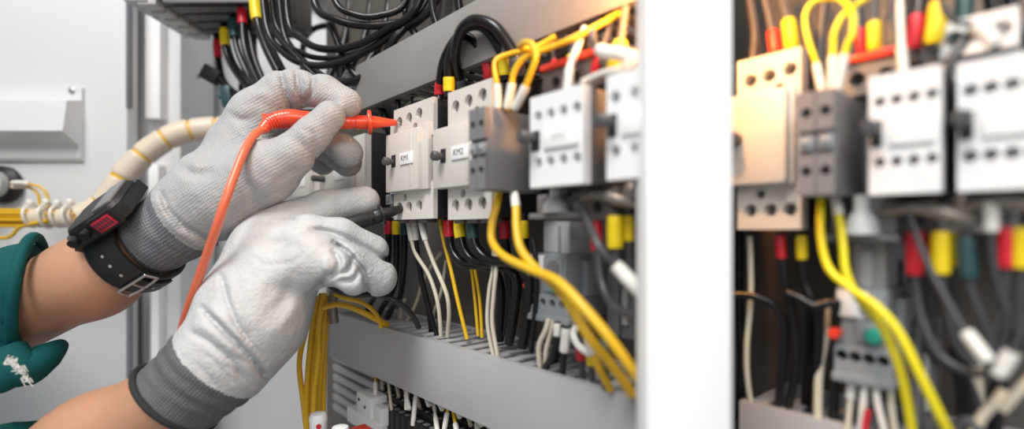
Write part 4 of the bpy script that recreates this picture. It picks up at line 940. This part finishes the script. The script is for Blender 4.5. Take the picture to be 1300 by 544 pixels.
# ======== upper glove (holds the red probe) ========
UA = P(190, 310, .365); UB = P(283, 252, .365); uax = (UB-UA).normalized()
def up_extra(X, Y, Z, D):
    s = (X-UA.x)*uax.x+(Y-UA.y)*uax.y+(Z-UA.z)*uax.z
    # soft bunched cuff rings
    wv = np.sin(s*420+np.sin(Z*90)*1.5)*.0007+np.sin(s*190+Z*60)*.0007
    env = np.clip(1-s/.045, 0, 1)
    return creases(X, Y, Z, D-wv*env, UP_LINES)
UP_LINES = [
    ([(357, 94), (361, 112), (365, 126), (371, 146)], 3.0, .0036, .385), ([(366, 92), (370, 108), (375, 124)], 4.5, -.0016, .38),
    ([(376, 93), (378, 112), (384, 130)], 2.6, .0034, .385), ([(386, 95), (390, 106), (388, 120)], 4.0, -.0020, .385),
    ([(398, 97), (397, 112), (388, 130)], 3.0, .0028, .385), ([(346, 98), (350, 118), (355, 140)], 6, -.0010, .38),
    ([(293, 146), (306, 152), (322, 150)], 5, .0018, .39), ([(316, 122), (330, 118), (340, 126)], 6, -.0020, .39), ([(302, 164), (318, 176), (334, 180)], 5, -.0016, .37),
    ([(232, 214), (246, 222), (262, 222)], 6, .0018, .39), ([(236, 205), (256, 210), (280, 204)], 7, -.0016, .39),
    ([(205, 246), (214, 266), (232, 286), (262, 303), (285, 308)], 3.2, .0026, .40), ([(198, 250), (207, 272), (226, 294), (256, 311)], 5, -.0016, .40),
    ([(186, 262), (192, 288), (212, 314), (240, 326)], 3.5, .0012, .40),
    ([(398, 172), (400, 186), (399, 206)], 3.0, .0016, .37), ([(372, 176), (386, 186), (394, 198)], 5, .0010, .35),
    ([(300, 196), (304, 220), (318, 246)], 7, .0016, .36), ([(330, 196), (345, 222), (340, 246)], 8, -.0012, .35),
    ([(350, 230), (366, 222), (380, 212)], 4, .0010, .37), ([(318, 262), (340, 250), (362, 240)], 5, .0010, .37), ([(380, 160), (392, 168), (404, 168)], 4, .0008, .36),
]
up_groups = [
    (0, [((165, 328, .362, 42), (228, 283, .366, 42), .008), ((228, 283, .366, 42), (268, 252, .372, 49), .012), ((268, 252, .372, 49), (315, 205, .385, 45), .014),
         ((240, 262, .392, 38), (305, 200, .415, 40), .015), ((250, 232, .375, 16), (262, 222, .375, 22), .012)]),
    (.012, [((290, 250, .362, 44), (340, 218, .356, 35), .012), ((340, 218, .356, 35), (372, 196, .352, 25), .010), ((372, 196, .352, 25), (395, 172, .352, 20.5), .006), ((395, 172, .352, 20.5), (419, 147, .354, 19), .006)]),
    (.010, [((300, 185, .385, 34), (328, 148, .385, 32), .012), ((328, 148, .385, 32), (358, 118, .384, 25), .009), ((358, 118, .384, 25), (378, 112, .383, 21.5), .006), ((378, 112, .383, 21.5), (412, 117, .378, 20), .005), ((412, 117, .378, 20), (441, 131, .374, 18.5), .005)]),
    (.003, [((318, 180, .405, 30), (360, 160, .405, 22), .008), ((360, 160, .405, 22), (405, 160, .398, 20), .005), ((405, 160, .398, 20), (441, 194, .390, 19.5), .004)]),
    (.0022, [((318, 190, .425, 28), (395, 172, .42, 19), .006), ((395, 172, .42, 19), (441, 206, .408, 18), .004)]),
    (.0018, [((315, 205, .44, 24), (385, 190, .435, 16), .006), ((385, 190, .435, 16), (410, 207, .43, 15), .004)]),
]
up_ridge = []
up_carve = []
v, q = surf_nets(limb_fn(up_groups, up_carve, up_ridge, up_extra), (-.30, .315, -.055), (-.105, .47, .135), H)
g_or = P(190, 310, .365)
def split_cuff(v, q, A, ax, s0, s1):
    c = v[q].mean(1); s = (c-np.array(A)) @ np.array(ax)
    return q[(s >= s0) & (s < s1)], q[s >= s1], s
cuff_q, hand_q, _ = split_cuff(v, q, UA, uax, .0, .030)
# ---------------- the person ----------------
person = empty('person', P(-60, 480, .40), 'person in a teal shirt and grey-white gloves reaching in with red and black probes', 'person')
po = person.location
def body_caps():
    J = dict(w1=P(200, 300, .367), f1=P(120, 350, .372), e1=P(-130, 455, .40), s1=Vector((-.80, .50, .10)),
             w2=P(262, 480, .337), f2=P(120, 560, .34), e2=Vector((-.42, .33, -.235)), s2=Vector((-.72, .16, .08)), ch=Vector((-.92, .34, .0)))
    def f(X, Y, Z):
        c = lambda a, b, ra, rb: cone_d(X, Y, Z, J[a], J[b], ra, rb)
        D = smin(c('w1', 'f1', .0215, .0265), c('f1', 'e1', .0265, .040), .02)
        D = smin(D, c('e1', 's1', .040, .055), .02)
        D2 = smin(c('w2', 'f2', .0235, .0275), c('f2', 'e2', .0275, .040), .02)
        D2 = smin(D2, c('e2', 's2', .040, .055), .02)
        D = np.minimum(D, D2)
        D = smin(D, c('s1', 'ch', .06, .10), .04); D = smin(D, c('s2', 'ch', .06, .10), .04)
        return D
    return f, J
bf, J = body_caps()
bv, bq = surf_nets(bf, (-1.04, .04, -.30), (-.18, .62, .22), .0036)
body = link_mesh('body', mesh_np('body', bv, bq, po), 'skin', person)
gm_u = glove_mat('upper_glove', (.20, .212, .225), (.42, .425, .43), .030, .130, uax, UA, .42)
gm_c = glove_mat('upper_cuff', (.075, .082, .09), (.17, .18, .195), .010, .045, uax, UA, .9)
glove = link_mesh('glove', mesh_np('glove', v, hand_q, po), gm_u, person, label='grey-white coated glove holding the red probe')
link_mesh('cuff', mesh_np('cuff', v, cuff_q, po), gm_c, glove, label='dark grey knitted cuff')
glove.children[0].location = (0, 0, 0)
def hem_ring(A, ax, r, th, name, parent, wob=.0):
    q_ = Vector(ax).to_track_quat('Z', 'Y').to_matrix()
    n = 40
    pts = [Vector(A)-po+q_ @ Vector((r*math.cos(2*PI*k/n), r*math.sin(2*PI*k/n), wob*math.sin(6*PI*k/n))) for k in range(n+1)]
    MB().tube(pts, th, seg=10, res=2).build(name, 'hem', parent)
hem_ring(UA, uax, .0236, .0013, 'hem', glove)

# ======== lower glove (holds the black probe) ========
LA = P(224, 504, .335); LB = P(322, 405, .342); lax = (LB-LA).normalized()
def lo_extra(X, Y, Z, D):
    s = (X-LA.x)*lax.x+(Y-LA.y)*lax.y+(Z-LA.z)*lax.z
    p = (X-LA.x)*(-lax.z)+(Z-LA.z)*lax.x
    env = np.clip(1-np.abs(s-.022)/.022, 0, 1)
    wv = np.sin(s*640+p*60)*.00055*env
    return creases(X, Y, Z, D-wv, LO_LINES)
LO_LINES = [
    ([(340, 282), (372, 280), (396, 282)], 4, .0016, .36),
    ([(396, 291), (410, 292), (436, 299), (466, 315), (492, 330)], 3.0, .0034, .38),
    ([(424, 308), (442, 320), (462, 345), (468, 370)], 3.2, .0046, .36),
    ([(424, 318), (431, 332), (428, 342), (418, 350)], 3.0, .0040, .34), ([(436, 326), (438, 336), (434, 344)], 3.0, -.0018, .34),
    ([(449, 326), (444, 340), (432, 347), (422, 350)], 2.6, .0034, .34), ([(452, 338), (446, 349), (432, 352)], 2.8, -.0014, .34), ([(456, 346), (448, 356), (430, 356)], 2.6, .0026, .34),
    ([(416, 350), (408, 358), (402, 366)], 4.0, .0040, .34), ([(414, 322), (412, 338), (414, 350)], 6, -.0022, .34),
    ([(258, 392), (270, 405), (296, 431), (322, 456), (338, 478)], 3.6, .0042, .36), ([(268, 392), (290, 412), (316, 438), (338, 462)], 5.5, -.0022, .36),
    ([(281, 350), (288, 380), (300, 410), (318, 436), (336, 458)], 3.6, .0030, .36), ([(291, 352), (298, 382), (310, 408)], 6, -.0014, .36),
    ([(243, 422), (262, 432), (292, 456), (310, 480)], 4, .0024, .36), ([(250, 410), (272, 424), (300, 448)], 5, -.0016, .36),
    ([(300, 452), (318, 462), (334, 480)], 2.6, .0012, .35), ([(286, 464), (304, 474), (318, 490)], 2.6, .0012, .35), ([(262, 450), (280, 466), (296, 486)], 2.6, .0012, .35), ([(250, 462), (266, 478), (280, 496)], 2.6, .0012, .35),
    ([(325, 328), (334, 336), (370, 334), (386, 322), (390, 305)], 2.4, .0008, .34),
    ([(340, 400), (360, 380), (372, 352)], 8, .0016, .34), ([(318, 372), (336, 356), (356, 350)], 9, -.0012, .33), ([(350, 420), (366, 404), (380, 380)], 7, -.0012, .35),
    ([(320, 300), (345, 312), (372, 312)], 7, .0012, .35), ([(352, 292), (376, 300), (398, 310)], 8, -.0010, .35),
]
lo_groups = [
    (0, [((205, 524, .334, 56), (285, 452, .338, 57), .01), ((285, 452, .338, 57), (324, 405, .344, 59), .012), ((324, 405, .344, 59), (350, 352, .352, 54), .014), ((300, 380, .350, 42), (345, 310, .360, 40), .014)]),
    (.010, [((335, 315, .362, 38), (368, 284, .368, 26), .014), ((368, 284, .368, 26), (412, 264, .378, 21.5), .008), ((412, 264, .378, 21.5), (463, 255, .390, 19), .006)]),
    (.0022, [((350, 320, .352, 34), (392, 300, .352, 26), .012), ((392, 300, .352, 26), (430, 301, .358, 23), .006), ((430, 301, .358, 23), (473, 318, .370, 20.5), .006)]),
    (.0018, [((360, 345, .342, 34), (402, 325, .340, 30), .012), ((402, 325, .340, 30), (440, 335, .346, 27), .006), ((440, 335, .346, 27), (480, 352, .358, 24), .006)]),
    (.006, [((360, 350, .345, 38), (398, 332, .338, 30), .014), ((398, 332, .338, 30), (428, 338, .333, 22), .008), ((428, 338, .333, 22), (449, 357, .333, 18), .004)]),
]
lo_ridge = []
lo_carve = []
v2, q2 = surf_nets(limb_fn(lo_groups, lo_carve, lo_ridge, lo_extra), (-.255, .285, -.155), (-.066, .425, .045), H)
cuff2, hand2, _ = split_cuff(v2, q2, LA, lax, 0, .034)
gm_l = glove_mat('lower_glove', (.28, .285, .29), (.54, .55, .555), .022, .060, lax, LA, .10)
gm_lc = glove_mat('lower_cuff', (.075, .08, .083), (.13, .135, .14), .0, .03, lax, LA, .5)
glove2 = link_mesh('glove', mesh_np('glove', v2, hand2, po), gm_l, person, label='white coated glove holding the black probe')
link_mesh('cuff', mesh_np('cuff', v2, cuff2, po), gm_lc, glove2, label='dark grey ribbed cuff with black hem')
hem_ring(LA, lax, .0292, .0022, 'hem', glove2)

# ======== shirt ========
SP = P(34, 340, .36); SN = (P(-2, 462, .36)-P(40, 323, .37)).cross(SP).normalized()
if SN.x < 0: SN = -SN
SN = (SN*.8+(P(120, 350, .372)-J['e1']).normalized()*.2).normalized()
def shirt_fn(X, Y, Z):
    c = lambda a, b, ra, rb: cone_d(X, Y, Z, a, b, ra, rb)
    k0 = J['e1']; D = c(k0, P(80, 368, .380), .052, .041)
    # diagonal sleeve opening
    s = (X-SP.x)*SN.x+(Y-SP.y)*SN.y+(Z-SP.z)*SN.z
    D = smax(D, s, .003)
    D = smin(D, c(J['e1'], J['s1'], .055, .075), .02)
    k2 = J['e2']; end2 = P(60, 590, .34); ax2 = (end2-k2).normalized(); D2 = c(k2, end2, .052, .040)
    s2 = (X-end2.x)*ax2.x+(Y-end2.y)*ax2.y+(Z-end2.z)*ax2.z
    D2 = smax(D2, s2+.006, .003)
    D2 = smin(D2, c(k2, J['s2'], .055, .075), .02)
    D = np.minimum(D, D2)
    D = smin(D, c(J['s1'], J['ch'], .08, .125), .04); D = smin(D, c(J['s2'], J['ch'], .08, .125), .04)
    wr = np.sin(X*70+Z*110)*.0012+np.sin(X*130-Z*60+Y*90)*.0009
    return D+wr
sv, sq = surf_nets(shirt_fn, (-1.06, .02, -.33), (-.24, .66, .25), .0042)
shirt = link_mesh('shirt', mesh_np('shirt', sv, sq, po), 'teal', person, label='teal work shirt with pushed-up sleeves')
# rolled cuff flap and frayed seam
A1 = P(50, 381, .383); ax1 = (P(120, 350, .372)-J['e1']).normalized()
mb = MB()
q_ = ax1.to_track_quat('Z', 'Y').to_matrix()
rg = []
for k in range(41):
    a = 2*PI*k/40; p = Vector(A1)+q_ @ Vector((.0425*math.cos(a), .0425*math.sin(a), 0))
    t_ = -(p-SP).dot(SN)/ax1.dot(SN); rg.append(p+ax1*t_-po)
mb.tube(rg, .0036, seg=10, res=2); mb.build('sleeve_hem', 'teal', shirt)
fl = MB()
fp = [P(8, 448, .345), P(30, 470, .345), P(58, 452, .36), P(80, 436, .375)]
fl.tube([p-po for p in fp], [.012, .011, .010, .004], seg=14, res=6)
fl.tube([P(-20, 470, .34)-po, P(4, 480, .34)-po, P(14, 492, .342)-po], [.02, .013, .006], seg=14)
fl.build('cuff_flap', 'teal', shirt)
th = MB(); rnd = random.Random(3)
for k in range(46):
    t = rnd.random(); c = P(10+28*t, 455+32*t*t+rnd.uniform(-2, 2), .318)-po
    th.tube([c, c+Vector((rnd.uniform(-.003, .003), -.001, rnd.uniform(-.004, .002))), c+Vector((rnd.uniform(-.004, .004), 0, rnd.uniform(-.006, .002)))], .00035, seg=5, res=3)
th.build('frayed_thread', 'thread', shirt, label='frayed white threads at the sleeve seam')
tag(th.build if False else C.objects['frayed_thread'], kind='stuff')

# ======== wristwatch ========
WC = P(187, 309, .366)
wax = (P(205, 296, .362)-P(120, 350, .372)).normalized()
watch = empty('wristwatch', WC, 'chunky black digital wristwatch with a red display and steel buckle on the upper wrist', 'watch')
wq = wax.to_track_quat('Z', 'X').to_matrix()   # local z along the arm
# local frame: r1 toward the camera, r2 up-left
view = Vector((0, -1, 0)) if True else None
r1 = (Vector((.35, -1, -.3))-wax*Vector((.35, -1, -.3)).dot(wax)).normalized(); r2 = wax.cross(r1).normalized()
if r2.z < 0: r2 = -r2
def ring_pt(a, rad, s): return r1*math.cos(a)*rad+r2*math.sin(a)*rad+wax*s
def band(mb, rad, a0, a1, s0, s1, th, n=40, wf=None):
    """curved strap from angle a0 to a1 between axial positions s0, s1"""
    prev = None; first = None
    for k in range(n+1):
        a = a0+(a1-a0)*k/n; m_ = wf(k/n) if wf else 1; mid = (s0+s1)/2; hw = (s1-s0)/2*m_
        ring = [mb.bm.verts.new(ring_pt(a, rad, mid-hw)), mb.bm.verts.new(ring_pt(a, rad+th*.8, mid-hw)), mb.bm.verts.new(ring_pt(a, rad+th, mid-hw+.0015)), mb.bm.verts.new(ring_pt(a, rad+th, mid+hw-.0015)), mb.bm.verts.new(ring_pt(a, rad+th*.8, mid+hw)), mb.bm.verts.new(ring_pt(a, rad, mid+hw))]
        if prev:
            for i in range(6): mb.bm.faces.new((prev[i], prev[(i+1) % 6], ring[(i+1) % 6], ring[i]))
        else: first = ring
        prev = ring
    mb.bm.faces.new(first); mb.bm.faces.new(prev[::-1])
R0 = .0268
mb = MB(); band(mb, R0, math.radians(-135), math.radians(62), -.019, .003, .0028, wf=lambda t: 1+.15*t)
band(mb, R0+.0028, math.radians(-75), math.radians(-28), -.0155, -.001, .0020)
band(mb, R0, math.radians(105), math.radians(225), -.018, .002, .0028)
strap = mb.build('strap', 'rubber', watch)
mb = MB()
for a_ in (20, 5, -12, -55, -70):
    d = ring_pt(math.radians(a_), 1, 0); e = R0+(.0029 if a_ > -25 else .0050)
    mb.cyl(ring_pt(math.radians(a_), e-.0006, -.008), ring_pt(math.radians(a_), e, -.008), .0011, seg=10)
mb.build('strap_hole', 'palegrey', strap)
# buckle frame
a0_ = math.radians(-27)
rc = R0+.0045
mb = MB()
bu = [ring_pt(a0_+da, rc, s) for da, s in ((.0, -.020), (.0, .004), (-.26, .005), (-.30, -.008), (-.26, -.021), (.0, -.020))]
def poly_tube(mb, pts, r):
    for i in range(len(pts)-1): mb.cyl(pts[i], pts[i+1], r, seg=10); mb.sphere(pts[i], r)
poly_tube(mb, bu, .0011)
poly_tube(mb, [ring_pt(a0_, rc, -.008), ring_pt(a0_-.30, rc+.0006, -.008)], .0009)
mb.build('buckle', 'steel', watch, label='brushed steel buckle')
# case
ca = math.radians(76)
ez = ring_pt(ca, 1, 0).normalized(); ex = wax; ey = ez.cross(ex).normalized()
Mc = Matrix((ex, ey, ez)).transposed()
cc = ez*(R0+.0055)+ex*.003
def cpt(x, y, z): return cc+Mc @ Vector((x, y, z))
def cbox(x0, x1, y0, y1, z0, z1, bev, ch=0):
    b_ = MB(); b_.box(x0, x1, y0, y1, z0, z1, bev)
    for v_ in b_.bm.verts: v_.co = cpt(*v_.co)
    return b_
def oct_prism(L, Wd, z0, z1, cut, inset=0.0):
    b_ = MB()
    o_ = [(L-cut, Wd), (L, Wd-cut), (L, -Wd+cut), (L-cut, -Wd), (-L+cut, -Wd), (-L, -Wd+cut), (-L, Wd-cut), (-L+cut, Wd)]
    lo_ = [b_.bm.verts.new(cpt(x, y, z0)) for x, y in o_]; hi_ = [b_.bm.verts.new(cpt(x*(1-inset), y*(1-inset), z1)) for x, y in o_]
    for i in range(8): b_.bm.faces.new((lo_[i], lo_[(i+1) % 8], hi_[(i+1) % 8], hi_[i]))
    b_.bm.faces.new(lo_[::-1]); b_.bm.faces.new(hi_)
    bmesh.ops.bevel(b_.bm, geom=b_.bm.edges[:], offset=.0006, segments=2, affect='EDGES')
    return b_
case = oct_prism(.0245, .0215, -.005, .0035, .007).build('case', 'rubber', watch)
oct_prism(.0225, .0200, .0035, .0070, .007, .10).build('bezel', 'darkbody', case)
fr = cbox(.004, .0190, -.0140, .0140, .0066, .0085, .0012).build('display_frame', 'greyblock', case)
# slanted display facing the hand side and the viewer
mb = cbox(.0045, .0185, -.0245, -.0215, -.0035, .0045, .0004); sd = mb.build('display', 'lcd', case, label='red display with small dark digits')
mb = MB()
for k in range(5):
    for j in range(2):
        b_ = (.0058+k*.0026, .0071+k*.0026, -.0248, -.0244, -.0022+j*.0032, .0002+j*.0032)
        t_ = cbox(*b_, 0); me_ = bpy.data.meshes.new('t'); t_.bm.to_mesh(me_); t_.bm.free(); mb.bm.from_mesh(me_); bpy.data.meshes.remove(me_)
mb.build('digits', 'ink', sd)
cbox(.0015, .0215, -.0238, -.0205, -.0055, .0065, .0012).build('display_surround', 'darkbody', case)
for x_ in (-.0145, -.0045):
    mb = MB(); mb.cyl(cpt(x_, -.020, .001), cpt(x_, -.0260, .001), .0030, seg=20); mb.cyl(cpt(x_, -.0260, .001), cpt(x_, -.0262, .001), .0016, seg=16); mb.build('push_button', 'darkbody', case)
# side ribs (strap links) with pale markings
for i_, (a_, s_) in enumerate(((62, -.012), (48, -.012))):
    mb = MB(); band(mb, R0+.001, math.radians(a_-6), math.radians(a_+6), -.0225, .0045, .0060, n=8); lk = mb.build('strap_link', 'rubber', watch)
    mb = MB()
    for k in range(5):
        s1_ = -.012+k*.0026
        mb.cyl(ring_pt(math.radians(a_-3), R0+.0070, s1_), ring_pt(math.radians(a_+3), R0+.0070, s1_), .00045, seg=6)
    mb.build('marking', 'palegrey', lk)

# ======== red probe with orange cable ========
T0 = P(504, 155.5, .3885); T1 = P(333, 154, .358); pd = (T1-T0).normalized()
pr_ = empty('test_probe', T0, 'red test probe held by the upper glove, its tip in the KM1 top terminal', 'test probe')
Lp = (T1-T0).length
MB().lathe((0, 0, 0)-pd*.006 if False else tuple(-pd*.007), tuple(-pd*.007+pd), [(0, .0003), (.002, .0008), (.010, .0009)], seg=12).build('metal_tip', 'steel', pr_)
MB().lathe((0, 0, 0), tuple(pd), [(0, .0012), (.001, .0022), (.016, .0046), (.0185, .0048), (.019, .0088), (.0202, .0092), (.0214, .0088), (.022, .0052), (.030, .0052), (.0305, .0046), (.033, .0046), (.0335, .0052), (.040, .0050), (.045, .0048), (.085, .0050), (.092, .0056)], seg=32).build('handle', 'orange', pr_)
e0 = pd*.090
sr = [e0, P(368, 149, .3595)-T0, P(352, 152, .357)-T0, P(342, 155, .355)-T0, P(333, 163, .352)-T0]
n_ = 5
mb = MB(); pts_ = [P(398, 152, .365)-T0, P(382, 150, .3615)-T0, P(368, 149, .359)-T0, P(352, 151, .356)-T0, P(340, 157, .353)-T0, P(333, 165, .350)-T0]
mb.tube(pts_, [.0056, .0056, .0058, .0050, .0042, .0034], seg=20, res=6); relief = mb.build('strain_relief', 'orange', pr_)
full = []
for i in range(9):
    t = i/8
    s = 1.9+t*2.0; j = int(s); f_ = s-j
    if j >= 5: j = 4; f_ = 1
    c = pts_[j].lerp(pts_[j+1], f_); d_ = (pts_[j+1]-pts_[j]).normalized(); rr = [.0062, .0060, .0060, .0056, .0049, .0041][j]*(1-.1*f_)
    if i % 1 == 0: full.append((c, d_, rr))
mb = MB()
for c, d_, rr in full: mb.lathe(c-d_*.0007, c+d_, [(0, rr*.82), (.0004, rr*1.02), (.0010, rr*1.02), (.0014, rr*.82)], seg=20)
mb.build('relief_ribs', 'orange', relief)
cb = [P(334, 163, .350), P(322, 172, .343), P(310, 192, .333), (P(298, 222, .324)), P(287, 252, .318), P(276, 285, .318), P(262, 325, .325), P(246, 370, .335), P(233, 410, .348), P(224, 446, .362), P(216, 490, .375), P(206, 560, .385), P(196, 640, .39)]
MB().tube([p-T0 for p in cb], .0027, seg=16, res=8).build('cable', 'orcable', pr_, label='orange cable running down across the glove')

# ======== black probe ========
T2 = P(512, 264, .3855); T3 = P(410, 294, .362); pd2 = (T3-T2).normalized()
p2 = empty('test_probe', T2, 'black test probe held by the lower glove against the KM1 bottom terminal', 'test probe')
MB().lathe(tuple(-pd2*.006), tuple(-pd2*.006+pd2), [(0, .0004), (.001, .0009), (.008, .0009)], seg=12).build('metal_tip', 'steel', p2)
MB().lathe((0, 0, 0), tuple(pd2), [(0, .0018), (.001, .0026), (.014, .0046), (.0155, .0048), (.016, .0078), (.0175, .0078), (.018, .0052), (.022, .0056), (.023, .0050), (.026, .0056), (.027, .0050), (.030, .0056), (.050, .0054), (.064, .0048)], seg=28).build('handle', 'probe', p2)
cb2 = [P(410, 294, .362), P(402, 318, .362), P(408, 345, .362), P(424, 366, .365), P(450, 374, .37), P(480, 374, .372), P(506, 384, .375), P(522, 398, .38), P(532, 416, .385)]
MB().tube([p-T2 for p in cb2], .0021, seg=12, res=6).build('cable', 'probe', p2)
